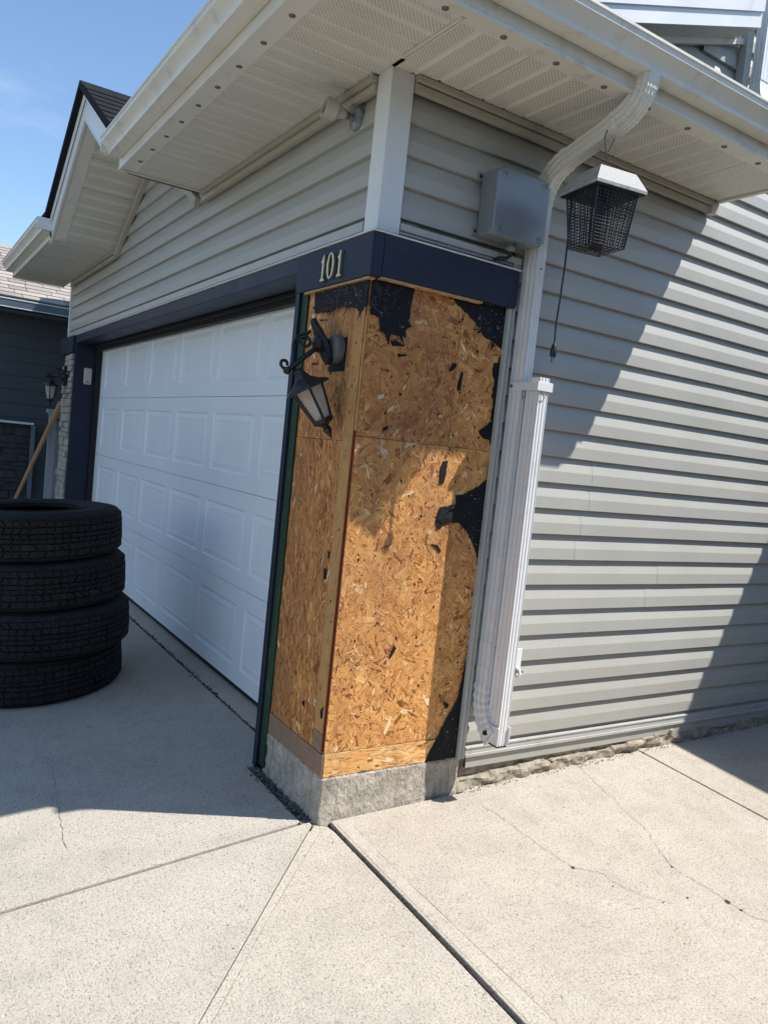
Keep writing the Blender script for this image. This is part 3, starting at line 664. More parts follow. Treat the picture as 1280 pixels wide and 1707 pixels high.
# ------------------------------------------------------------------ garage door
gd = thing('garage_door', (-3.2, .25, 0), 'wide white panelled steel garage door, closed, beside the bare wood column', 'garage door')
DX0, DX1, DY = -5.84, -.62, .236
pitch = .822; tops = [2.385, 1.80, 1.212, .628, .045]
for r in range(4):
    zt, zb = tops[r]-.0016, tops[r+1]+.0016
    b = MB(); b.box(DX0, DX1, DY+.010, DY+.05, zb, zt)
    s = b.build('door_section', M['door'], gd)
    # face sheet with pressed panels: frame strips plus recessed bevel and raised field
    b = MB(); pz1, pz0 = zt-.105, zb+.098
    if r == 0: pz1 = 2.385-.585*.19
    xs = [DX0]
    cols = []
    for c in range(6): x0 = -5.635+pitch*c; cols.append((x0, x0+.70))
    cur = DX0
    for x0, x1 in cols:
        b.add([(cur, DY, zb), (x0, DY, zb), (x0, DY, zt), (cur, DY, zt)], [(0, 1, 2, 3)])
        b.add([(x0, DY, zb), (x1, DY, zb), (x1, DY, pz0), (x0, DY, pz0)], [(0, 1, 2, 3)])
        b.add([(x0, DY, pz1), (x1, DY, pz1), (x1, DY, zt), (x0, DY, zt)], [(0, 1, 2, 3)]); cur = x1
    b.add([(cur, DY, zb), (DX1, DY, zb), (DX1, DY, zt), (cur, DY, zt)], [(0, 1, 2, 3)])
    b.add([(DX0, DY, zt), (DX1, DY, zt), (DX1, DY+.0095, zt), (DX0, DY+.0095, zt)], [(0, 1, 2, 3)])
    b.add([(DX0, DY, zb), (DX1, DY, zb), (DX1, DY+.0095, zb), (DX0, DY+.0095, zb)], [(0, 1, 2, 3)])
    b.build('section_face', M['door'], s)
    for x0, x1 in cols:
        q = MB(); lv = [(0, 0), (.005, .0030), (.012, .0080), (.019, .0082), (.047, .0030), (.053, .0030), (.060, .0055), (.065, .0055)]
        rings = [[(x0+i, DY+dd, pz0+i), (x1-i, DY+dd, pz0+i), (x1-i, DY+dd, pz1-i), (x0+i, DY+dd, pz1-i)] for i, dd in lv]
        n = 4; vs = [p for rr in rings for p in rr]; fs = []
        for k in range(len(rings)-1):
            for i in range(4): fs.append((k*4+i, k*4+(i+1) % 4, (k+1)*4+(i+1) % 4, (k+1)*4+i))
        fs.append(tuple(range((len(rings)-1)*4, len(rings)*4))); q.add(vs, fs); q.build('raised_panel', M['door'], s, fix=False)
b = MB(); b.box(DX0, DX1, DY+.002, DY+.05, .018, .047); b.build('bottom_seal', M['black'], gd, bevel=.006)

# ------------------------------------------------------------------ stripped corner column
col = thing('corner_column', (-.25, .35, -.06), 'bare corner column of orange strand board with torn black paper scraps', 'column')
def clip(poly, u0, u1, v0, v1):
    for axis, val, sg in ((0, u0, 1), (0, u1, -1), (1, v0, 1), (1, v1, -1)):
        out = []
        for i in range(len(poly)):
            a, c = poly[i], poly[(i+1) % len(poly)]; da, dc = sg*(a[axis]-val), sg*(c[axis]-val)
            if da >= 0: out.append(a)
            if (da >= 0) != (dc >= 0):
                t = da/(da-dc); out.append((a[0]+(c[0]-a[0])*t, a[1]+(c[1]-a[1])*t))
        poly = out
        if len(poly) < 3: return []
    return poly
def strands(name, parent, u0, u1, v0, v1, to3, n, bias=None, lo=.035, hi=.105, seed=1, dark=0.0):
    r = random.Random(seed); V = []; F = []; T = []; UV = []
    for i in range(n):
        cu, cv = r.uniform(u0-.02, u1+.02), r.uniform(v0-.02, v1+.02)
        big = r.random() < .12; L = r.uniform(lo, hi)*(1.25 if big else r.choice((.4, .7, .9, 1))); w = r.uniform(.004, .015)*(2.3 if big else r.choice((.4, .7, 1, 1.4)))
        ang = r.uniform(0, PI) if bias is None else r.gauss(bias[0], bias[1])
        ca, sa = math.cos(ang), math.sin(ang)
        loc = [(-L/2, -w/2*r.uniform(.2, 1)), (-L/2*r.uniform(.3, .8), -w/2), (L/2*r.uniform(.4, 1), -w/2*r.uniform(.6, 1)), (L/2, w/2*r.uniform(.1, 1)), (L/2*r.uniform(.3, .7), w/2), (-L/2*r.uniform(.5, 1), w/2*r.uniform(.5, 1))]
        pl = clip([(cu+a*ca-b_*sa, cv+a*sa+b_*ca) for a, b_ in loc], u0, u1, v0, v1)
        if len(pl) < 3: continue
        h = .0003+.0016*i/n; tu, tv = r.gauss(0, .05), r.gauss(0, .05); ou, ov = r.uniform(0, 50), r.uniform(0, 50)
        t = min(1, max(0, r.gauss(.50-dark, .125))); 
        if r.random() < .025: t = r.uniform(.85, 1)
        if r.random() < .06: t = r.uniform(0, .12)
        red = r.random()**3 if r.random() < .35 else 0
        b0 = len(V)
        for a, c in pl:
            hh = h+max(-.0005, min(.0012, (a-cu)*tu*.5+(c-cv)*tv*.5)); V.append(to3(a, c, hh))
            UV.append((ou+(a-cu)*ca+(c-cv)*sa, ov-(a-cu)*sa+(c-cv)*ca))
        F.append(tuple(range(b0, len(V)))); T += [(t, red, 0, 1)]*len(pl)
    me = bpy.data.meshes.new(name); me.from_pydata(V, [], F); me.materials.append(M['osb'])
    at = me.color_attributes.new('tint', 'FLOAT_COLOR', 'POINT')
    at.data.foreach_set('color', [x for t in T for x in t])
    uv = me.uv_layers.new(name='grain')
    for lp in me.loops: uv.data[lp.index].uv = UV[lp.vertex_index]
    o = bpy.data.objects.new(name, me); C.objects.link(o); attach(o, parent); tag(o, kind='stuff'); return o
def board(name, parent, bx, u0, u1, v0, v1, to3, n, **k):
    b = MB(); b.box(*bx); o = b.build(name, M['osb_core'], parent)
    strands('wood_strands', o, u0, u1, v0, v1, to3, n, **k); return o
M['osb_core'] = plain('strand board core', (.30, .135, .048), .7, 0, .3, 20, bs=60, bump=.3)
sd = lambda a, c, h: (-.004+h, a, c)
ft = lambda a, c, h: (a, -.002-h, c)
G = .0010
board('osb_panel', col, (-.018, -.0042, .0, .470-G, 1.600, 2.25), .0, .470-G, 1.600, 2.25, sd, 4200, seed=3, dark=.13)
board('osb_panel', col, (-.018, -.0042, .470+G, .728, 1.600, 2.25), .470+G, .728, 1.600, 2.25, sd, 2400, seed=4, dark=.07)
board('osb_panel', col, (-.018, -.0042, .0, .728, .253, 1.600-2*G), .0, .728, .253, 1.600-2*G, sd, 12500, seed=5, dark=-.02)
board('osb_panel', col, (-.545, -.104, -.0018, .0115, 1.575+G, 2.245), -.545, -.104, 1.575+G, 2.245, ft, 3800, seed=6, bias=(PI/2, .42), dark=.13)
board('osb_panel', col, (-.545, -.104, -.0018, .0115, .248, 1.575-G), -.545, -.104, .248, 1.575-G, ft, 7400, seed=7, bias=(PI/2, .42), dark=.17)
# corner strip of pine with red sealed edges
b = MB(); b.box(-.098, -.020, -.0105, .010, .335, 2.13); b.build('corner_strip', M['lumberV'], col, bevel=.002)
b = MB(); b.box(-.098, -.020, -.0095, .010, .250, .333); b.build('corner_strip', M['lumberD'], col, bevel=.002)
b = MB(); b.box(-.1032, -.0985, -.006, .010, .9, 2.12); b.build('red_edge', M['redpaint'], col)
b = MB(); b.box(-.0195, -.0125, -.0060, .0, .26, 1.62); b.build('red_edge', M['redpaint'], col)
b = MB(); b.box(-.0195, -.0045, -.0035, .0, 1.62, 2.24); b.build('panel_edge', M['lumberV'], col)
# sill plates
b = MB(); b.box(-.03, .0005, .0, .728, .148, .2505); so_ = b.build('sill_plate', M['lumberH'], col, bevel=.003)
strands('wood_strands', so_, .002, .726, .150, .249, lambda a, c, h: (.0005+h, a, c), 620, bias=(0, .22), lo=.05, hi=.13, seed=9, dark=-.22)
b = MB(); b.box(-.555, -.0005, -.008, .02, .150, .246); b.build('sill_plate', M['lumberD'], col, bevel=.003)
# pale raw wood under the beam
b = MB(); b.box(-.56, .02, -.030, .0, 2.229, 2.2365); b.build('beam_underside', M['lumberH'], col)
b = MB(); b.box(.0, .030, .022, .55, 2.236, 2.2435); b.build('beam_underside', M['lumberH'], col)
# footing
def footing():
    b = MB(); path = []
    for i in range(121): path.append((-.565+.560*i/120, -.006, 0, -1))
    for i in range(6): a = -PI/2+PI/2*i/5; path.append((-.005+.012*math.cos(a), .006+.012*math.sin(a), math.cos(a), math.sin(a)))
    for i in range(161): path.append((.007, .02+.712*i/160, 1, 0))
    rings = []
    for j in range(37):
        z = -.20+(.1485+.20)*j/36; ring = []
        for x, y, nx, ny in path:
            q = (.008 if nx == 0 else .004)*nz((x*9, y*9, z*9), 1, 4)+(.006 if nx == 0 else .0022)*nz((x*34, y*34, z*34), 1, 5)+.0020*nz((x*110, y*110, z*80), 1, 6); t = max(0, (.04-z)*.10)
            dd = q+t-(.006*rnd.random()+.003 if j == 36 else 0); ring.append((x+nx*dd, y+ny*dd, z))
        rings.append(ring)
    b.loft(rings, False, False)
    b.add([rings[-1][0], rings[-1][120], (rings[-1][120][0], .3, .145), (rings[-1][0][0], .3, .145)], [(0, 1, 2, 3)])
    return b.build('footing', M['footing'], col, fix=False)
footing()
# torn black paper
def paper(pts, ax, off, th=.0025, rough=.004, name='black_paper', mat='paper', sub=4, curl=0):
    Q = []
    for i in range(len(pts)):
        a, c = pts[i], pts[(i+1) % len(pts)]; L = math.hypot(a[0]-c[0], a[1]-c[1]); k = max(1, min(14, int(L/.010)))
        for j in range(k):
            t = j/k; jr = (rough*rnd.choice((.5, 1, 1, 1.7)) if j else 0); Q.append((a[0]+(c[0]-a[0])*t+rnd.uniform(-jr, jr), a[1]+(c[1]-a[1])*t+rnd.uniform(-jr, jr)))
    b = MB()
    if ax == 0: b.prism([(off+curl*rnd.random(), u, v) for u, v in Q], (th, 0, 0))
    else: b.prism([(u, -off-curl*rnd.random(), v) for u, v in Q], (0, -th, 0))
    import bmesh as _b
    o = b.build(name, M[mat], col); return o
paper([(0.0, 2.235), (0.207, 2.24), (0.2, 2.178), (0.196, 2.155), (0.191, 2.1), (0.216, 2.08), (0.189, 2.067), (0.186, 2.028), (0.175, 2.035), (0.133, 2.03), (0.094, 2.026), (0.071, 2.034), (0.057, 2.04), (0.048, 2.088), (0.006, 2.09), (0.0, 2.142)], 0, -.0015)
paper([(0.357, 2.243), (0.549, 2.243), (0.713, 2.243), (0.713, 2.06), (0.691, 2.072), (0.665, 2.085), (0.633, 2.097), (0.61, 2.099), (0.584, 2.121), (0.558, 2.143), (0.509, 2.174), (0.461, 2.202), (0.406, 2.231)], 0, -.0015)
paper([(0.713, 2.063), (0.713, 1.861), (0.713, 1.60), (0.712, 1.621), (0.704, 1.648), (0.66, 1.656), (0.638, 1.674), (0.632, 1.686), (0.668, 1.707), (0.699, 1.734), (0.696, 1.77), (0.7, 1.8), (0.687, 1.84), (0.685, 1.876), (0.691, 1.918), (0.674, 1.951), (0.673, 1.992), (0.701, 2.005)], 0, -.0014)
paper([(0.713, 1.6), (0.713, 1.2), (0.713, .86), (.716, .86), (.712, 1.1), (.716, 1.4)], 0, -.0014)
paper([(0.713, 1.468), (0.693, 1.456), (0.669, 1.434), (0.602, 1.399), (0.539, 1.387), (0.551, 1.347), (0.46, 1.325), (0.446, 1.259), (0.467, 1.228), (0.489, 1.251), (0.519, 1.262), (0.576, 1.264), (0.627, 1.225), (0.659, 1.184), (0.701, 1.122), (0.713, 1.05)], 0, -.0008, .003)
for pl in ([(.56, 1.39), (.62, 1.37), (.70, 1.40), (.66, 1.33), (.61, 1.30)], [(.47, 1.32), (.53, 1.31), (.55, 1.27), (.49, 1.25), (.455, 1.27)], [(.60, 1.33), (.69, 1.36), (.715, 1.28), (.65, 1.26)]):
    c0 = (sum(p[0] for p in pl)/len(pl), sum(p[1] for p in pl)/len(pl)); b = MB()
    b.add([(.0025+rnd.uniform(0, .003), u, v) for u, v in pl]+[(.0065, *c0)], [(i, (i+1) % len(pl), len(pl)) for i in range(len(pl))]); b.build('black_paper', M['paper'], col)
paper([(0.713, 0.90), (0.71, 0.793), (0.708, 0.621), (0.697, 0.514), (0.682, 0.429), (0.634, 0.347), (0.593, 0.266), (0.556, 0.206), (0.531, 0.149), (0.622, 0.149), (0.713, 0.149), (0.713, 0.293), (0.713, 0.512)], 0, .0018, .0022, .002)
for pl in ([(0.116, 2.005), (0.149, 2.007), (0.188, 1.995), (0.129, 1.986)], [(0.155, 1.958), (0.206, 1.96), (0.195, 1.953), (0.16, 1.946)], [(0.498, 1.933), (0.507, 1.93), (0.506, 1.893), (0.503, 1.851), (0.483, 1.848), (0.487, 1.89)], [(0.444, 1.961), (0.466, 1.963), (0.465, 1.947), (0.432, 1.918), (0.436, 1.943)], [(0.121, 1.644), (0.147, 1.658), (0.145, 1.644), (0.127, 1.631)], [(0.297, 0.708), (0.309, 0.695), (0.293, 0.666), (0.28, 0.65), (0.282, 0.676)], [(0.433, 1.163), (0.471, 1.159), (0.494, 1.134), (0.489, 1.124), (0.461, 1.143)], [(0.452, 1.532), (0.476, 1.538), (0.475, 1.478), (0.465, 1.433), (0.447, 1.431), (0.439, 1.486)]):
    paper(pl, 0, -.0016, .003, .002)
paper([(-0.477, 2.228), (-.002, 2.228), (0.0, 2.08), (0.0, 2.10), (-0.007, 2.12), (-0.025, 2.125), (-0.028, 2.106), (-0.07, 2.11), (-0.075, 2.118), (-0.134, 2.134), (-0.193, 2.142), (-0.244, 2.142), (-0.35, 2.132), (-0.465, 2.138)], 1, .012, .0025)
for pl in ([(-0.502, 2.171), (-0.472, 2.168), (-0.47, 2.162), (-0.5, 2.163)], [(-0.423, 2.108), (-0.355, 2.102), (-0.358, 2.096), (-0.421, 2.098)], [(-0.466, 1.915), (-0.4, 1.913), (-0.408, 1.904), (-0.463, 1.905)], [(-0.306, 1.89), (-0.28, 1.889), (-0.26, 1.856), (-0.286, 1.859)], [(-.16, 1.02), (-.13, 1.03), (-.125, .98), (-.15, .97)], [(-.135, 1.10), (-.118, 1.10), (-.115, 1.07), (-.13, 1.07)], [(-.24, .40), (-.215, .42), (-.21, .38)], [(-.05, .43), (-.03, .45), (-.028, .40), (-.045, .395)]):
    paper(pl, 1, .0028 if pl[0][0] < -.1 else .0102, .002, .002)
# nail holes and staples
b = MB()
for _ in range(46):
    u, v = rnd.uniform(.02, .70), rnd.uniform(.27, 2.2); r = rnd.uniform(.002, .005)
    b.prism([(-.0022, u+r*math.cos(k), v+1.6*r*math.sin(k)) for k in (0, 1, 2, 3.1, 4.2, 5.2)], (.0012, 0, 0))
for _ in range(26):
    u, v = rnd.choice((rnd.uniform(-.53, -.12), -.06+rnd.uniform(-.02, .02))), rnd.uniform(.3, 2.1); r = rnd.uniform(.002, .0045)
    b.prism([(u+r*math.cos(k), (-.0105 if u > -.1 else -.0034), v+1.6*r*math.sin(k)) for k in (0, 1, 2, 3.1, 4.2, 5.2)], (0, -.0012, 0))
b.build('nail_holes', M['dark'], col)
tag(col.children[-1], kind='stuff') if False else None
# webs and fibres caught on the paper
def fibres(n, fn, name='cobweb', rr=(.0003, .0006)):
    b = MB()
    for _ in range(n):
        p = Vector(fn()); pts = [p]; dv = Vector((rnd.gauss(0, 1), rnd.gauss(0, .4), rnd.gauss(0, 1))).normalized()
        if name == 'cobweb_side': dv = Vector((rnd.gauss(0, .3), rnd.gauss(0, 1), rnd.gauss(0, 1))).normalized()
        for k in range(5): dv = (dv+Vector((rnd.gauss(0, .35), rnd.gauss(0, .2), rnd.gauss(0, .35)))).normalized(); pts.append(pts[-1]+dv*rnd.uniform(.006, .016))
        b.tube(pts, rnd.uniform(*rr), 3, False)
    return tag(b.build('cobweb', M['web'], col, fix=False), kind='stuff')
fibres(80, lambda: (rnd.uniform(-.34, -.01), -.018, rnd.uniform(2.13, 2.22)))
fibres(34, lambda: (.004, abs(rnd.gauss(0, .05)), rnd.uniform(2.12, 2.22)), 'cobweb_side')
def loops(n, fn):
    b = MB()
    for _ in range(n):
        p = Vector(fn()); r = rnd.uniform(.006, .02); a0 = rnd.uniform(0, 6); e1, e2 = rnd.uniform(.5, 1.3), rnd.uniform(.3, .8); st_ = rnd.uniform(.3, .6)
        b.tube([p+Vector((0, e1*r*math.cos(a0+k*st_)+rnd.uniform(-.002, .002), e2*r*math.sin(a0+k*st_*1.1)+rnd.uniform(-.002, .002))) for k in range(9)], rnd.uniform(.0004, .001), 3, False)
    return tag(b.build('cobweb', M['web'], col, fix=False), kind='stuff')
loops(12, lambda: (.004, rnd.uniform(.52, .70), rnd.uniform(2.12, 2.21)))
fibres(24, lambda: (.006, rnd.uniform(.60, .72), rnd.uniform(1.15, 1.4)), 'cobweb_side')
fibres(12, lambda: (.005, rnd.uniform(.62, .72), rnd.uniform(.2, .42)), 'cobweb_side')

# chips, pale scuffs and lifted slivers on the paper
def chips(n, fn, ax, name='debris', m='web'):
    b = MB()
    for _ in range(n):
        o, u, v = fn(); r = abs(rnd.gauss(0, .003))+.0012; a0 = rnd.uniform(0, 6)
        P = [(u+r*rnd.uniform(.4, 1.5)*math.cos(a0+k*1.57), v+r*rnd.uniform(.3, 1.1)*math.sin(a0+k*1.57)) for k in range(4)]
        if ax == 0: b.add([(o+rnd.uniform(0, .003), p, q) for p, q in P], [(0, 1, 2, 3)])
        else: b.add([(p, o-rnd.uniform(0, .003), q) for p, q in P], [(0, 1, 2, 3)])
    return tag(b.build(name, M[m], col, fix=False), kind='stuff')
chips(55, lambda: (-.0155, rnd.uniform(-.40, -.01), rnd.uniform(2.13, 2.225)), 1)
chips(22, lambda: (.0025, rnd.uniform(.0, .19), rnd.uniform(2.05, 2.225)), 0)
chips(36, lambda: (.0025, rnd.uniform(.55, .72), rnd.uniform(2.10, 2.23)), 0)
chips(22, lambda: (.0045, rnd.uniform(.56, .72), rnd.uniform(1.1, 1.42)), 0)
chips(18, lambda: (.0048, rnd.uniform(.60, .72), rnd.uniform(.17, .5)), 0)
chips(90, lambda: (.0012, rnd.uniform(.0, .72), rnd.uniform(.3, 2.2)), 0, 'scuff', 'paper')
def sliver(o, u, v, L, w, a, lift, ax=0):
    b = MB(); ca, sa = math.cos(a), math.sin(a); n = 6; A_ = []; B_ = []
    for i in range(n+1):
        t = i/n; ww = w*(1-.8*t)*rnd.uniform(.7, 1.2)/2; h = o+lift*t*t; cu, cv = u+ca*L*t, v+sa*L*t
        A_.append((h, cu-sa*ww, cv+ca*ww)); B_.append((h, cu+sa*ww, cv-ca*ww))
    V = A_+B_
    if ax: V = [(p[1], -p[0], p[2]) for p in V]
    b.add(V, [(i, i+1, n+2+i, n+1+i) for i in range(n)]); b.build('paper_sliver', M['paper'], col)
for q in ((.002, .10, 2.035, .05, .03, -1.7, .022), (.002, .16, 2.04, .04, .022, -1.4, .018), (.002, .59, 2.13, .05, .02, 3.6, .02), (.002, .66, 2.08, .045, .022, 4.1, .018), (.002, .70, 1.71, .06, .02, 3.2, .02), (.004, .56, 1.34, .05, .02, 3.4, .014), (.004, .62, 1.26, .04, .018, 4.3, .012), (.005, .63, .40, .06, .025, 2.4, .016), (.004, .69, 1.95, .03, .015, 3.0, .015)): sliver(*q)
for q in ((.0145, -.30, 2.14, .035, .02, -1.5, .016), (.0145, -.16, 2.135, .04, .02, -1.7, .02), (.0145, -.05, 2.11, .05, .018, -1.5, .02)): sliver(*q, ax=1)
# ------------------------------------------------------------------ house numerals
def digit_one(cx, cz, h, th=.012):
    w = h*.10; b = MB(); y = -.0345
    P = [(cx-w*1.6, cz-h/2), (cx+w*1.6, cz-h/2), (cx+w*1.6, cz-h/2+.008), (cx+w*.62, cz-h/2+.014), (cx+w*.62, cz+h/2), (cx+w*.1, cz+h/2), (cx-w*.6, cz+h/2-.018), (cx-w*1.6, cz+h/2-.028), (cx-w*1.5, cz+h/2-.036), (cx-w*.62, cz+h/2-.034), (cx-w*.62, cz-h/2+.014), (cx-w*1.6, cz-h/2+.008)]
    b.prism([(u, y, v) for u, v in P], (0, -th, 0)); return b.build('house_number', M['brass'], None, bevel=.0015)
def digit_zero(cx, cz, h, th=.012):
    b = MB(); n = 28; out = []; inn = []; y = -.0345
    for k in range(n):
        a = k*2*PI/n; out.append((cx+.032*math.cos(a), cz+h/2*math.sin(a))); inn.append((cx+.017*math.cos(a), cz+(h/2-.008)*math.sin(a)))
    V = [(u, y-th, v) for u, v in out]+[(u, y-th, v) for u, v in inn]+[(u, y, v) for u, v in out]+[(u, y, v) for u, v in inn]; F = []
    for k in range(n):
        j = (k+1) % n; F += [(k, j, n+j, n+k), (2*n+k, 3*n+k, 3*n+j, 2*n+j), (k, 2*n+k, 2*n+j, j), (n+k, n+j, 3*n+j, 3*n+k)]
    b.add(V, F); return b.build('house_number', M['brass'], None, bevel=.001)
gr = 'brass house number numerals'
tag(digit_one(-.362, 2.317, .115), 'brass numeral 1 on the navy beam, the one farther from the corner', 'house number', gr)
tag(digit_zero(-.294, 2.319, .113), 'brass numeral 0 between the two ones on the navy beam', 'house number', gr)
tag(digit_one(-.212, 2.317, .112), 'brass numeral 1 on the navy beam, the one nearest the corner', 'house number', gr)

# ------------------------------------------------------------------ downspout
def rectprof(cx, cy, wx, wy, ribs=3, dep=.0035):
    """corrugated rectangular section, points ccw in plane (a,b)"""
    P = []
    def edge(a, c):
        out = []; n = ribs*4
        for i in range(n):
            t = i/n; q = dep*(0.5-0.5*math.cos(2*PI*ribs*t))
            dx, dy = c[0]-a[0], c[1]-a[1]; L = math.hypot(dx, dy); out.append((a[0]+dx*t-dy/L*q, a[1]+dy*t+dx/L*q))
        return out
    c = [(cx-wx/2, cy-wy/2), (cx+wx/2, cy-wy/2), (cx+wx/2, cy+wy/2), (cx-wx/2, cy+wy/2)]
    for i in range(4): P += edge(c[i], c[(i+1) % 4])
    return P
def rectpipe(path, wx, wy, pleat=None, sideaxis=Vector((0, 1, 0))):
    """rectangular pipe in the x-z plane: width wy across y, depth wx"""
    P = [Vector(p) for p in path]; pr = rectprof(0, 0, wx, wy); rings = []
    for i, p in enumerate(P):
        t = (P[min(i+1, len(P)-1)]-P[max(i-1, 0)]).normalized(); nrm = sideaxis.cross(t).normalized()
        k = 1.0 if pleat is None else pleat(i)
        rings.append([p+nrm*a*k+sideaxis*b_*k for a, b_ in pr])
    b = MB(); b.loft(rings); return b
dsp = thing('downspout', (.06, .80, .17), 'tall white rectangular downspout running from the side gutter to near the ground', 'downspout')
X0, Y0 = .0515, .801
b = rectpipe([(X0, Y0, 2.74), (X0, Y0, .50)], .088, .050); b.build('pipe', M['white'], dsp, smooth=True)
def bez(p0, p1, p2, n): return [Vector(p0)*(1-t)**2+Vector(p1)*2*t*(1-t)+Vector(p2)*t*t for t in [i/n for i in range(n+1)]]
pl = lambda i: 1.0+.07*(i % 2)
up_ = bez((.57, Y0, 3.112), (.575, Y0, 2.985), (.43, Y0, 2.952), 22)
b = rectpipe(up_, .082, .056, pl); b.build('upper_elbow', M['cream'], dsp)
b = rectpipe([(.45, Y0, 2.957), (.18, Y0, 2.880)], .079, .050); b.build('offset_pipe', M['cream'], dsp, smooth=True)
b = rectpipe(bez((.20, Y0, 2.886), (.062, Y0, 2.845), (X0, Y0, 2.70), 16), .083, .055, pl); b.build('lower_elbow', M['cream'], dsp)
for zz in (2.43, .70, .58):
    b = rectpipe([(X0, Y0, zz+.018), (X0, Y0, zz-.018)], .085, .055); b.build('band', M['white'], dsp, smooth=True)
    b = MB(); b.lathe([(.0004, -.003), (.004, -.002), (.0045, .001)], (X0+.045, Y0+.004, zz), (-1, 0, 0), 10); b.build('rivet', M['steel'], dsp)
b = rectpipe(bez((X0, Y0, .52), (X0-.004, Y0, .345), (.150, Y0, .285), 15), .083, .053, lambda i: 1.0+.15*(i % 2)); b.build('foot_elbow', M['white'], dsp)
# flipped-up extension
b = rectpipe([(.148, .818, .262), (.152, .818, 1.0), (.150, .818, 1.945)], .082, .056); ext = b.build('extension', M['white'], dsp, smooth=True)
for ya in (.780, .848):
    b = MB(); b.box(.10, .20, ya, ya+.008, .272, .352); b.build('hinge', M['white'], ext, bevel=.004)
b = MB(); b.lathe([(.0005, -.016), (.010, -.014), (.012, -.004), (.012, .008)], (.122, .777, .306), (0, 1, 0), 14); b.build('hinge_bolt', M['blackmetal'], ext, smooth=True)
b = MB(); b.box(.105, .190, .789, .848, .256, .2605); b.build('end_cap', M['dark'], ext)
# strap holding the extension
b = MB(); b.box(.014, .200, .7715, .7755, 1.885, 1.925); b.box(.1925, .1965, .7755, .862, 1.885, 1.925); b.box(.0, .1965, .862, .866, 1.885, 1.925); b.build('strap', M['white'], dsp, bevel=.0015)
b = MB(); b.lathe([(.0004, -.004), (.008, -.003), (.009, .002)], (.026, .7715, 1.905), (0, 1, 0), 12); b.build('strap_screw', M['steel'], dsp)
b = MB(); b.tube([(.194, .800, 1.885), (.198, .805, 1.868), (.199, .818, 1.858), (.199, .832, 1.866), (.197, .842, 1.885)], .0022, 5); b.build('wire_clip', M['steel'], dsp); b = MB(); b.tube([(.11, .770, 1.885), (.108, .768, 1.86), (.116, .766, 1.845), (.122, .768, 1.858)], .002, 5); b.build('wire_clip', M['steel'], dsp)

# small white latch bracket on the siding beside the pipe
lb = thing('wall_bracket', (.01, 1.02, .51), 'small white hook bracket on the sunlit siding beside the downspout foot', 'bracket')
b = MB(); b.box(.001, .010, 1.005, 1.052, .55, .66); b.build('back_plate', M['white'], lb, bevel=.002)
b = MB(); b.tube([(.010, 1.028, .565), (.030, 1.028, .557), (.038, 1.028, .540), (.032, 1.028, .522), (.012, 1.028, .518)], .006, 8); b.build('hook', M['white'], lb, smooth=True)
b = MB(); b.box(.008, .036, 1.012, 1.050, .547, .552); b.build('pin', M['steel'], lb)
# downspout at the upper right
d2 = thing('downspout', (.085, 2.20, 3.5), 'white corrugated downspout high up behind the gutter at the far right', 'downspout')
b = rectpipe([(.085, 2.20, 4.9), (.085, 2.20, 3.66)], .060, .085); b.build('pipe', M['white'], d2, smooth=True)
b = rectpipe(bez((.085, 2.20, 3.69), (.086, 2.20, 3.56), (.19, 2.20, 3.50), 12), .063, .089, pl); b.build('elbow', M['white'], d2, smooth=True)
b = rectpipe([(.085, 2.20, 3.74), (.085, 2.20, 3.70)], .066, .091); b.build('band', M['white'], d2, smooth=True)

# ------------------------------------------------------------------ electrical box
eb = thing('electrical_box', (.0, .64, 2.50), 'grey plastic junction box with screwed lid on the siding above the navy beam', 'junction box')
y0, y1, z0, z1 = .492, .775, 2.515, 2.785
b = MB(); b.box(.001, .095, y0, y1, z0, z1); b.build('box', M['pvc'], eb, bevel=.008, seg=3)
b = MB(); c = .026
def octo(x, i=0):
    a0, a1, b0, b1 = y0-.006+i, y1+.006-i, z0-.006+i, z1+.006-i
    return [(x, a0+c, b0), (x, a1-c, b0), (x, a1-c*.45, b0+c*.45), (x, a1, b0+c), (x, a1, b1-c), (x, a1-c*.45, b1-c*.45), (x, a1-c, b1), (x, a0+c, b1), (x, a0+c*.45, b1-c*.45), (x, a0, b1-c), (x, a0, b0+c), (x, a0+c*.45, b0+c*.45)]
b.loft([octo(.096), octo(.117), octo(.1205, .004)]); b.build('lid', M['pvc'], eb, bevel=.001)
for yy in (y0+.028, y1-.028):
    for zz in (z0+.022, z1-.022):
        b = MB(); b.lathe([(.016, -.024), (.0165, .0), (.014, .006), (.0105, .0065), (.010, .002), (.0004, .002)], (.117, yy, zz), (1, 0, 0), 16); b.box(.1195, .1215, yy-.008, yy+.008, zz-.0015, zz+.0015); b.build('lid_screw', M['pvc'], eb, smooth=True)
for yy, zz in ((y0-.008, z0+.02), (y0-.008, z1-.02)):
    b = MB(); b.box(.001, .008, yy-.016, yy+.012, zz-.018, zz+.018); b.build('mounting_ear', M['pvc'], eb, bevel=.004)
    b = MB(); b.lathe([(.0004, 0.004), (.006, .003), (.007, 0)], (.008, yy-.004, zz), (1, 0, 0), 10); b.build('ear_screw', M['dark'], eb)
b = MB(); b.lathe([(.020, 0), (.020, -.016), (.024, -.018), (.024, -.032), (.015, -.038), (.010, -.040)], (.055, .650, z0+.002), (0, 0, 1), 14); b.build('cable_gland', M['pvc'], eb, smooth=True)
b = MB(); b.tube([(.055, .650, z0-.030), (.055, .650, z0-.055), (.045, .640, z0-.068), (.015, .610, z0-.070), (-.004, .59, z0-.070)], .010, 10); b.build('cable', M['blackmetal'], eb, smooth=True)

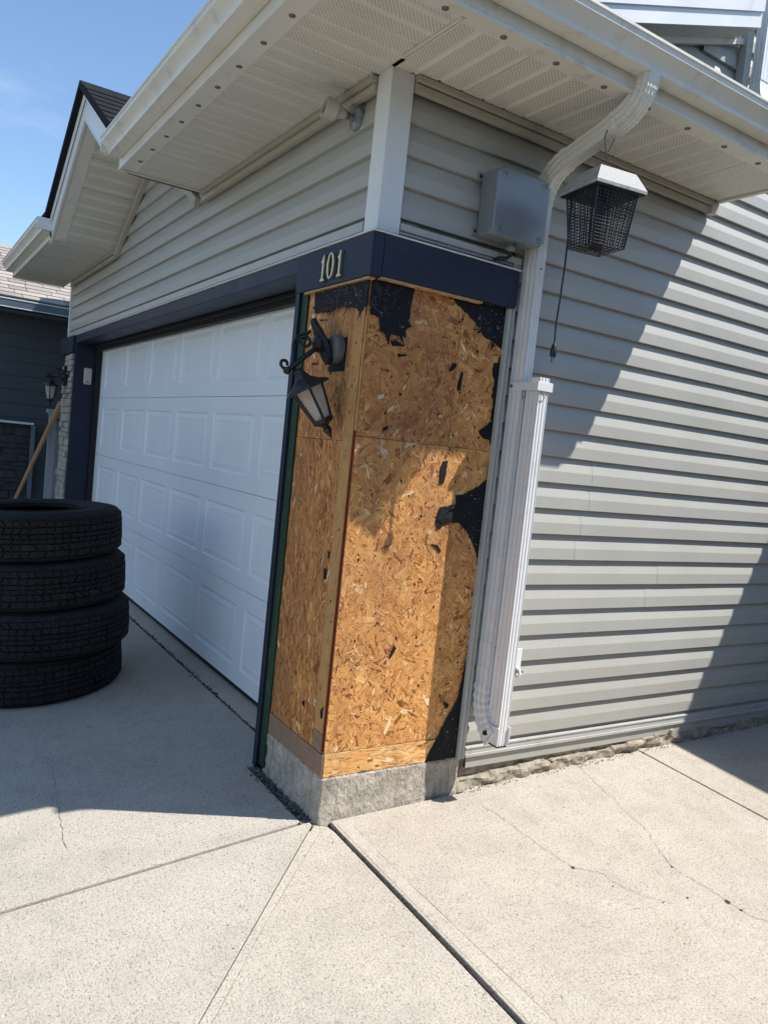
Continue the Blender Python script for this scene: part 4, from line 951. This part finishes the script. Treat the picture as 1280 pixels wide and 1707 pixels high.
# ------------------------------------------------------------------ flood lamp holder on the front
fl = thing('lamp_holder', (-.258, 0, 2.93), 'white outdoor lamp holder without a bulb under the front soffit', 'light fixture')
AX = Vector((-.14, -1, .10)).normalized(); o = Vector((-.258, -.002, 2.932))
b = MB(); b.lathe([(.001, .020), (.030, .019), (.046, .012), (.050, .002), (.050, -.002)], o, (0, -1, 0), 24); b.build('base_plate', M['pvc'], fl, smooth=True)
b = MB(); b.tube([o+Vector((0, -.016, 0)), o+AX*.045], [.014, .012], 12); b.ball(o+AX*.05, .017, 12); b.build('swivel', M['steel'], fl, smooth=True)
b = MB(); b.lathe([(.014, .052), (.020, .058), (.024, .075), (.030, .092), (.042, .100), (.043, .150), (.041, .152), (.038, .150), (.036, .105), (.001, .104)], o, AX, 24); b.build('socket', M['beige'], fl, smooth=True)
b = MB()
a1 = AX.cross(Vector((0, 0, 1))).normalized(); a2 = a1.cross(AX)
for k in range(5):
    a = R(250+k*13); p = o+AX*.158+.041*(math.cos(a)*a1+math.sin(a)*a2); b.tube([p-AX*.012, p], .004, 6)
b.build('socket_teeth', M['beige'], fl)
for zz in (.115, .135):
    b = MB(); p = o+AX*zz+.042*a1; b.lathe([(.0004, .003), (.006, .002), (.0065, 0)], p, a1, 10); b.build('socket_screw', M['steel'], fl)

# ------------------------------------------------------------------ wall lanterns
def lantern(root, apex, axis, s=1.0, ref=(1, 0, 0), rs=1.0):
    """coach-lamp head hanging from apex along axis (pointing down); six sided"""
    A = Vector(axis).normalized(); o = Vector(apex); N = 6; ph = .3
    rf = Vector(ref); a = (rf-A*rf.dot(A)).normalized(); bb = A.cross(a)
    def pt(r, z, k, off=0): an = ph+(k+off)*2*PI/N; return o+A*z*s+r*s*rs*(math.cos(an)*a+math.sin(an)*bb)
    b = MB(); prof = [(.010, .0), (.020, .006), (.024, .022), (.036, .045), (.062, .066), (.094, .080), (.103, .090), (.101, .094), (.092, .086), (.060, .074), (.030, .050)]
    b.loft([[pt(r, z, k) for k in range(N)] for r, z in prof], True); b.build('lamp_roof', M['blackmetal'], root, bevel=.001)
    zt, zb, rt_, rb_ = .084, .232, .070, .040
    for k in range(N):
        b = MB(); b.tube([pt(rt_, zt, k), pt(rb_, zb, k)], .0055*s, 6); b.build('lamp_bar', M['blackmetal'], root)
        q = MB(); q.add([pt(rt_-.003, zt, k), pt(rt_-.003, zt, k+1), pt(rb_-.003, zb, k+1), pt(rb_-.003, zb, k), pt(rt_-.006, zt, k), pt(rt_-.006, zt, k+1), pt(rb_-.006, zb, k+1), pt(rb_-.006, zb, k)], [(0, 1, 2, 3), (7, 6, 5, 4), (0, 4, 5, 1), (3, 2, 6, 7), (0, 3, 7, 4), (1, 5, 6, 2)]); q.build('lamp_pane', M['glass'], root)
    b = MB(); b.loft([[pt(r, z, k) for k in range(N)] for r, z in [(.046, .224), (.048, .234), (.040, .244), (.022, .252), (.014, .262), (.020, .272), (.016, .284), (.007, .300), (.002, .318)]], True); b.build('lamp_base', M['blackmetal'], root, bevel=.001)
    b = MB(); b.lathe([(.014, .21), (.014, .13), (.010, .125), (.004, .11)], o, A, 12); 
    for i in range(len(b.v)): b.v[i] = o+(b.v[i]-o)*s
    b.build('candle_sleeve', M['bulb'], root, smooth=True)
def scroll(c, r0, r1, a0, turns, ax1, ax2, n=26):
    c = Vector(c); ax1 = Vector(ax1); ax2 = Vector(ax2); out = []
    for i in range(n+1):
        t = i/n; r = r0+(r1-r0)*t; a = a0+turns*2*PI*t; out.append(c+r*(math.cos(a)*ax1+math.sin(a)*ax2))
    return out
def sconce(root, base, armend, upv, plate_n, plate_up, s=1.0):
    base, E = Vector(base), Vector(armend); d = (E-base); L = d.length; d.normalize(); u = Vector(upv); u = (u-d*u.dot(d)).normalized()
    b = MB(); b.tube([base, E+d*.035*s], .0115*s, 8); b.lathe([(.0115*s, 0), (.018*s, .004), (.018*s, .012), (.003, .024)], E+d*.030*s, d, 8); b.build('lamp_arm', M['blackmetal'], root)
    c = base+d*L*.52+u*.055*s
    pts = [base+u*.072*s+d*.005]+bez(base+u*.070*s+d*.02, base+u*.100*s+d*L*.42, base+u*.062*s+d*L*.68, 10)+bez(base+u*.058*s+d*L*.69, base+u*.02*s+d*L*.86, E+u*.008*s, 8)
    b = MB(); b.tube(pts, .0068*s, 7); b.tube(scroll(base+d*L*.34+u*.052*s, .034*s, .011*s, 1.2, 1.35, d, u), .0068*s, 7)
    b.tube(scroll(E+d*.022*s+u*.026*s, .026*s, .008*s, -PI/2, .95, d, u), .0068*s, 7); b.build('lamp_scroll', M['blackmetal'], root)
    pn = Vector(plate_n).normalized(); pu = Vector(plate_up); pu = (pu-pn*pu.dot(pn)).normalized(); ps = pn.cross(pu)
    P = [(-.025, -.085), (.0, -.095), (.025, -.085), (.042, -.04), (.046, 0), (.040, .04), (.022, .075), (.018, .11), (.0, .118), (-.018, .11), (-.022, .075), (-.040, .04), (-.046, 0), (-.042, -.04)]
    b = MB(); b.prism([base-pn*.012+ps*a*s*1.15+pu*c_*s*1.05 for a, c_ in P], pn*.022); b.ball(base+pn*.006, .040*s, 14, (1, 1, 1)); b.build('wall_plate', M['blackmetal'], root, bevel=.004)
sc = thing('wall_lantern', (-.24, 0, 1.6), 'broken black coach lantern hanging crooked from the strand board', 'lantern', 'coach lanterns either side of the garage door')
bx = MB(); bx.lathe([(.001, .042), (.045, .041), (.058, .036), (.062, .026), (.061, .0)], (-.215, -.0035, 1.960), (0, -1, 0), 28); bx.build('mounting_base', M['cardboard'], sc, smooth=True)
bx = MB(); bx.box(-.285, -.150, -.0085, -.0035, 1.868, 2.01); bx.build('mounting_gasket', M['paper'], sc)
sconce(sc, (-.252, -.070, 1.978), (-.222, -.210, 1.862), (-.35, .0, 1), (-.18, -1, -.35), (-.55, -.25, 1))
lantern(sc, (-.212, -.192, 1.852), (.20, .50, -.86), 1.02, rs=1.04)
s2 = thing('wall_lantern', (-6.1, -.05, 1.64), 'intact black coach lantern upright on the pale stone pilaster', 'lantern', 'coach lanterns either side of the garage door')
sconce(s2, (-6.1, -.075, 1.985), (-6.1, -.215, 1.972), (0, 0, 1), (0, -1, 0), (0, 0, 1), 1.0)
lantern(s2, (-6.1, -.205, 1.965), (0, .02, -1), 1.0)
b = MB(); b.box(-6.1-.006, -6.094, -.213, -.199, 1.955, 1.985); b.build('lamp_link', M['blackmetal'], s2)

# ------------------------------------------------------------------ door sensor on the left jamb
ks = thing('wall_sensor', (-5.85, .105, 1.92), 'beige rounded keypad cover on the dark garage jamb', 'keypad')
b = MB(); b.box(-5.8495, -5.825, .066, .144, 1.925, 2.095); b.build('cover', M['beige'], ks, bevel=.010, seg=3)
b = MB(); b.box(-5.8248, -5.8235, .088, .122, 1.945, 1.953); b.build('slot', M['dark'], ks)

# ------------------------------------------------------------------ bug zapper
zp = thing('bug_zapper', (.45, .75, 2.45), 'black caged bug zapper with pale speckled roof hanging from the downspout', 'bug zapper')
ang = R(-9); X = Vector((math.cos(ang), math.sin(ang), 0)); Y = Vector((-math.sin(ang), math.cos(ang), 0)); ZC = Vector((.428, .785, 0))
def zq(a, c, z): return ZC+X*a+Y*c+Vector((0, 0, z))
hb, ht = .078, .099; zb, zt = 2.458, 2.672
b = MB(); b.loft([[zq(-r, -r, z), zq(r, -r, z), zq(r, r, z), zq(-r, r, z)] for r, z in ((.124, 2.672), (.124, 2.684), (.088, 2.752), (.050, 2.758))]); b.lathe([(.05, 0), (.046, .010), (.03, .016), (.001, .017)], zq(0, 0, 2.757), (0, 0, 1), 16); b.build('roof', M['galv'], zp)
b = MB(); b.loft([[zq(-r, -r, z), zq(r, -r, z), zq(r, r, z), zq(-r, r, z)] for r, z in ((.116, 2.666), (.121, 2.672))]); b.build('roof_liner', M['blackmetal'], zp)
for sx_, sy_ in ((1, 1), (1, -1), (-1, 1), (-1, -1)):
    b = MB(); b.tube([zq(sx_*hb, sy_*hb, zb), zq(sx_*ht, sy_*ht, zt)], .006, 4); b.build('cage_post', M['mesh'], zp)
for side in range(4):
    b = MB()
    def fp(t, v):
        r = hb+(ht-hb)*v; z = zb+(zt-zb)*v; a = r*(2*t-1)
        return [zq(a, -r, z), zq(r, a, z), zq(-a, r, z), zq(-r, -a, z)][side]
    for i in range(1, 11): b.tube([fp(i/11, 0), fp(i/11, 1)], .0019, 4, False)
    for j in range(0, 18): b.tube([fp(0, j/17), fp(1, j/17)], .0019, 4, False)
    b.build('cage_grid', M['mesh'], zp, fix=False)
b = MB()
for i in range(9):
    t = -hb+2*hb*i/8; b.tube([zq(t, -hb, zb), zq(t, hb, zb)], .0018, 4, False); b.tube([zq(-hb, t, zb), zq(hb, t, zb)], .0018, 4, False)
b.lathe([(.030, 0), (.030, .012), (.02, .016)], zq(0, 0, zb), (0, 0, 1), 14); b.build('cage_floor', M['mesh'], zp, fix=False)
b = MB()
for k in range(10): a = k*2*PI/10; b.tube([zq(.046*math.cos(a), .046*math.sin(a), zb+.01), zq(.056*math.cos(a), .056*math.sin(a), zt)], .002, 5)
b.lathe([(.018, zb+.02), (.018, zt)], ZC, (0, 0, 1), 12); b.build('lamp_tubes', M['blackmetal'], zp)
b = MB(); b.tube([zq(-hb-.006, -hb-.006, 2.66), zq(-hb-.006, -hb-.004, zb), (.352, .70, 2.40), (.350, .697, 2.25), (.347, .694, 2.15), (.351, .694, 2.055)], .0042, 6); b.build('power_cord', M['blackmetal'], zp, smooth=True)
b = MB(); b.lathe([(.006, .02), (.011, .010), (.014, -.015), (.013, -.034), (.001, -.035)], (.351, .694, 2.045), (0, 0, 1), 10); b.build('plug', M['blackmetal'], zp, smooth=True)
b = MB(); 
for q in (-.006, .006): b.box(.351-.0015, .351+.0015, .694+q-.002, .694+q+.002, 1.985, 2.012)
b.tube([(.356, .694, 2.012), (.356, .694, 1.986)], .002, 6); b.build('plug_prongs', M['steel'], zp)
b = MB(); b.tube(arc((.428, .775, 2.80), .024, 0, PI, 10, (0, 1, 0), (0, 0, 1))+[Vector((.428, .751, 2.775))], .0022, 6); b.tube([(.43, .778, 2.822), (.425, .775, 2.86), (.42, .768, 2.905), (.42, .800, 3.0), (.42, .834, 2.93), (.428, .79, 2.85)], .0026, 5); b.build('hanging_wire', M['steel'], zp)

# ------------------------------------------------------------------ tyres
def make_tyre(Ro=.515, H=.279, seed=0):
    r = random.Random(seed); Ri = .275
    root = thing('tyre', (0, 0, 0))
    pf = [(Ri, .035), (Ri-.004, .010), (Ri+.012, .0), (Ri+.06, -.004+.008), (Ro-.10, .0), (Ro-.032, .009), (Ro-.016, .024), (Ro-.012, H/2), (Ro-.016, H-.024), (Ro-.032, H-.009), (Ro-.10, H), (Ri+.06, H-.004), (Ri+.012, H), (Ri-.004, H-.010), (Ri, H-.035), (Ri+.05, H-.045), (Ro-.05, H-.07), (Ro-.03, H/2), (Ro-.05, .07), (Ri+.05, .045)]
    b = MB(); b.lathe(pf+[pf[0]], n=96); b.build('carcass', M['rubber'], root, smooth=True)
    # moulded rings and ribs on the sidewalls
    b = MB()
    for z, sg in ((H, 1), (0, -1)):
        b.lathe([(Ri+.030, z-.001*sg), (Ri+.032, z+.003*sg), (Ri+.037, z+.003*sg), (Ri+.039, z-.001*sg)], n=72); b.lathe([(Ro-.085, z-.004*sg), (Ro-.083, z+.001*sg), (Ro-.078, z+.0005*sg), (Ro-.076, z-.005*sg)], n=72)
    b.build('sidewall_ring', M['rubber'], root, fix=False)
    # tread: two shoulder rows, four inner zig-zag rows
    b = MB(); N = 74
    def blk(a0, a1, z0, z1, r0, skew, cut, taper=0):
        mid = (a0+a1)/2; V = []
        for rr, sh in ((r0-.018, 0), (r0, .0025)):
            for a, z, k in ((a0, z0, 0), (mid-cut*.2, z0+cut*.12, 0), (a1, z0, 0), (a1+skew, z1, 1), (mid+skew+cut*.2, z1-cut*.12, 1), (a0+skew, z1, 1)):
                q = rr-(taper if (k == (1 if taper > 0 else 0)) else 0)*abs(1 if taper else 0)
                V.append((q*math.cos(a), q*math.sin(a), z))
        b.add(V, [(6, 7, 8, 9, 10, 11), (0, 1, 7, 6), (1, 2, 8, 7), (2, 3, 9, 8), (3, 4, 10, 9), (4, 5, 11, 10), (5, 0, 6, 11)])
    st = 2*PI/N
    rows = [(.036, .072, .0), (.077, .112, .4), (.116, .140, .15), (.143, .167, .55), (.171, .205, .1), (.210, .244, .6)]
    for k in range(N):
        a = k*st
        for (za, zb_, ph), rad in zip(rows, (Ro-.003, Ro, Ro, Ro, Ro, Ro-.003)):
            w = st*(.88+r.uniform(-.12, .06)); s0 = a+ph*st; sk = (.45 if ph in (.0, .1, .15) else -.45)*st*r.uniform(.7, 1.2)
            blk(s0, s0+w, za+r.uniform(-.002, .002), zb_+r.uniform(-.002, .002), rad, sk, .03)
        if True:
            lg = .010 if k % 2 else .018
            for zlo, zhi, top in ((lg, .033, False), (H-.033, H-lg, True)):
                V = []
                for a_, da in ((a, 0), (a+st*.74, 0)):
                    if top: V += [((Ro-.008)*math.cos(a_), (Ro-.008)*math.sin(a_), zlo), ((Ro-.030)*math.cos(a_+.02), (Ro-.030)*math.sin(a_+.02), zhi), ((Ro-.050)*math.cos(a_+.02), (Ro-.050)*math.sin(a_+.02), zhi-.01), ((Ro-.03)*math.cos(a_), (Ro-.03)*math.sin(a_), zlo)]
                    else: V += [((Ro-.008)*math.cos(a_), (Ro-.008)*math.sin(a_), zhi), ((Ro-.030)*math.cos(a_+.02), (Ro-.030)*math.sin(a_+.02), zlo), ((Ro-.050)*math.cos(a_+.02), (Ro-.050)*math.sin(a_+.02), zlo+.01), ((Ro-.03)*math.cos(a_), (Ro-.03)*math.sin(a_), zhi)]
                b.add(V, [(0, 1, 5, 4), (0, 3, 2, 1), (4, 5, 6, 7), (1, 2, 6, 5), (0, 4, 7, 3)])
    b.build('tread', M['rubber'], root)
    return root
T0 = make_tyre()
gzc = gz(-2.44, -.74)
tl = ['topmost black tyre of the stack of four, open hole facing up', 'second tyre from the top of the stack, just under the topmost', 'third tyre from the top of the stack, shifted towards the garage door', 'lowest tyre of the stack, lying on the concrete driveway']
offs = [(-.012, -.016), (.010, .0), (.035, .018), (-.03, -.008)]
for i in range(4):
    if i == 0: r_ = T0
    else:
        r_ = T0.copy(); C.objects.link(r_)
        for ch in list(T0.children):
            c2 = ch.copy(); C.objects.link(c2); c2.parent = r_; c2.matrix_parent_inverse = ch.matrix_parent_inverse
    tag(r_, tl[i], 'tyre', 'tyres stacked on the driveway')
    lev = 3-i; tilt = .070 if lev else .104
    r_.rotation_euler = (tilt, .012*(i-1.5), .7*i+.3)
    r_.rotation_mode = 'XYZ'
    m = Matrix.Rotation(tilt, 4, 'X') @ Matrix.Rotation(.006*(i-1.5), 4, 'Y') @ Matrix.Rotation(.7*i+.3, 4, 'Z')
    r_.matrix_basis = Matrix.Translation((-2.385+offs[i][0], -.74+offs[i][1]-.075*lev*.274, gzc+.279*lev*.9975+.001)) @ m

# ------------------------------------------------------------------ neighbour's house
nh = thing('neighbour_house', (-9, 0, -.1), 'slate blue lap-sided neighbouring house with tan shingle roof', 'house')
b = MB(); b.box(-14, -9.02, -9, 9, -1.2, 2.95); b.build('wall', M['nslate'], nh)
for k in range(-4, 17):
    z = .01+.187*k
    b = MB(); b.loft([[(-9.018, y, z), (-8.999, y, z), (-8.999, y, z+.004), (-9.012, y, z+.188)] for y in (-4.5, 4.5)], False, False); b.build('lap_board', M['nslate'], nh, fix=False)
b = MB(); b.box(-9.02, -8.60, -9, 9, 2.885, 2.90); b.build('soffit', M['nfascia'], nh)
for i in range(26):
    b = MB(); b.box(-8.99, -8.64, -3+.22*i, -3+.22*i+.02, 2.876, 2.885); b.build('soffit_rib', M['nfascia'], nh)
b = MB(); b.box(-8.62, -8.60, -9, 9, 2.875, 3.03); b.box(-8.60, -8.50, -9, 9, 2.905, 2.915); b.prism([(-8.515, -9, 2.905), (-8.50, -9, 2.905), (-8.485, -9, 3.0), (-8.50, -9, 3.0)], (0, 18, 0)); b.build('gutter', M['nfascia'], nh)
b = MB(); b.box(-8.505, -8.480, -9, 9, 3.0, 3.014); b.box(-8.520, -8.497, -9, 9, 2.899, 2.909); b.build('gutter_lip', M['ntrim'], nh)
ns = .46; n_ = Vector((ns, 0, 1)).normalized(); dn = Vector((-1, 0, ns)).normalized(); A = Vector((-8.56, 0, 3.045))
b = MB(); b.prism([A+Vector((0, -9, 0)), A+Vector((0, 9, 0)), A+dn*2.55+Vector((0, 9, 0)), A+dn*2.55+Vector((0, -9, 0))], n_*-.04)
b.prism([A+dn*2.55+Vector((0, -9, 0)), A+dn*2.55+Vector((0, 9, 0)), A+dn*2.55+Vector((-3, 9, -1.3)), A+dn*2.55+Vector((-3, -9, -1.3))], (0, 0, -.05)); b.build('roof', M['tile2'], nh)
tabs = []
for w in (.22, .31, .40):
    for mt in ('tile', 'tile2', 'tile3'):
        t = MB(); t.hexa([(0, 0, .002), (w-.008, 0, .002), (w-.008, .20, .002), (0, .20, .002), (0, 0, .017), (w-.008, 0, .017), (w-.008, .20, .005), (0, .20, .005)]); tabs.append((w, t.mesh('shingle', M[mt])))
mrot = Matrix(((0, dn.x, n_.x, 0), (1, 0, 0, 0), (0, dn.z, n_.z, 0), (0, 0, 0, 1)))
cnt = 0
for row in range(16):
    y = -1.75+rnd.uniform(0, .2)
    while y < .95:
        w, me = rnd.choice(tabs); s0 = -.02+row*.155
        o_ = A+dn*s0+Vector((0, y, 0))+n_*.003; inst(me, 'shingle', Matrix.Translation(o_) @ mrot, nh); cnt += 1; y += w
# stone-faced part with white cap and corner trim
b = MB(); b.box(-8.96, -8.86, -4, .02, -1.2, 1.41); b.build('stone_core', M['dstone'], nh)
z = .25
while z < 1.38:
    h = min(rnd.choice((.05, .07, .09, .11)), 1.405-z); y = -1.0+rnd.uniform(-.1, .1)
    while y < .0:
        w = rnd.uniform(.12, .34); ye = min(y+w, .015); px = rnd.uniform(-.855, -.825)*1-8.0
        v = [(-8.87, y, z), (px, y, z), (px, ye-.006, z), (-8.87, ye-.006, z), (-8.87, y, z+h-.006), (px-.006, y, z+h-.006), (px-.004, ye-.006, z+h-.006), (-8.87, ye-.006, z+h-.006)]
        v = [(p[0]+rnd.uniform(-.008, .008), p[1]+rnd.uniform(-.006, .006), p[2]+rnd.uniform(-.01, .01)) for p in v]
        b = MB(); b.hexa(v); b.build('stone', M['dstone'], nh, bevel=.006); y = ye
    z += h
b = MB(); b.box(-8.98, -8.78, -4, .045, 1.415, 1.445); b.build('stone_cap', M['ntrim'], nh, bevel=.004)
b = MB(); b.box(-8.97, -8.835, .02, .075, -1.2, 1.405); b.build('stone_trim', M['nfascia'], nh, bevel=.004)

b = MB(); b.box(4.7, 11, -5, 13, -1.2, 2.85); b.prism([(4.35, -5.4, 2.85), (11.3, -5.4, 2.85), (7.8, -5.4, 4.3)], (0, 18.8, 0))  # unseen building, added to block sky and bounce light reaching the side wall
tag(b.build('building', M['nslate']), kind='structure')
# ------------------------------------------------------------------ pale fence stub and leaning handle
fc = thing('fence', (-7.5, .15, -.2), 'pale weathered wooden fence post and boards between the two houses', 'fence')
for i, (ya, yb, xo) in enumerate(((.030, .118, 0), (.122, .150, -.012), (.154, .30, .004), (.304, .45, .0))):
    b = MB(); b.box(-7.56+xo, -7.50+xo, ya, yb, -.3, 1.62); b.build('fence_board', M['lavender'], fc, bevel=.004)
b = MB(); b.prism([(-7.50, .010, 1.60), (-7.50, .47, 1.60), (-7.50, .47, 1.50), (-7.50, .20, 1.50), (-7.50, .08, 1.56), (-7.50, .015, 1.57)], (.028, 0, 0)); b.build('fence_rail', M['lavender'], fc, bevel=.003)
b = MB(); b.box(-7.58, -7.46, .0, .48, 1.60, 1.645); b.build('fence_cap', M['lavender'], fc, bevel=.005)
b = MB(); P0 = Vector((-7.42, .138, 1.752)); P1 = Vector((-7.44, -.545, -.16)); dv = P1-P0
b.tube([P0+dv*t for t in (0, .006, .018, .04, .12, .3, .5, .62, .8, 1)], [.010, .027, .032, .032, .030, .026, .022, .0195, .0185, .0185], 14)
tag(b.build('tool_handle', M['handle'], None, smooth=True), 'worn wooden tool handle leaning beside the pale fence', 'handle')
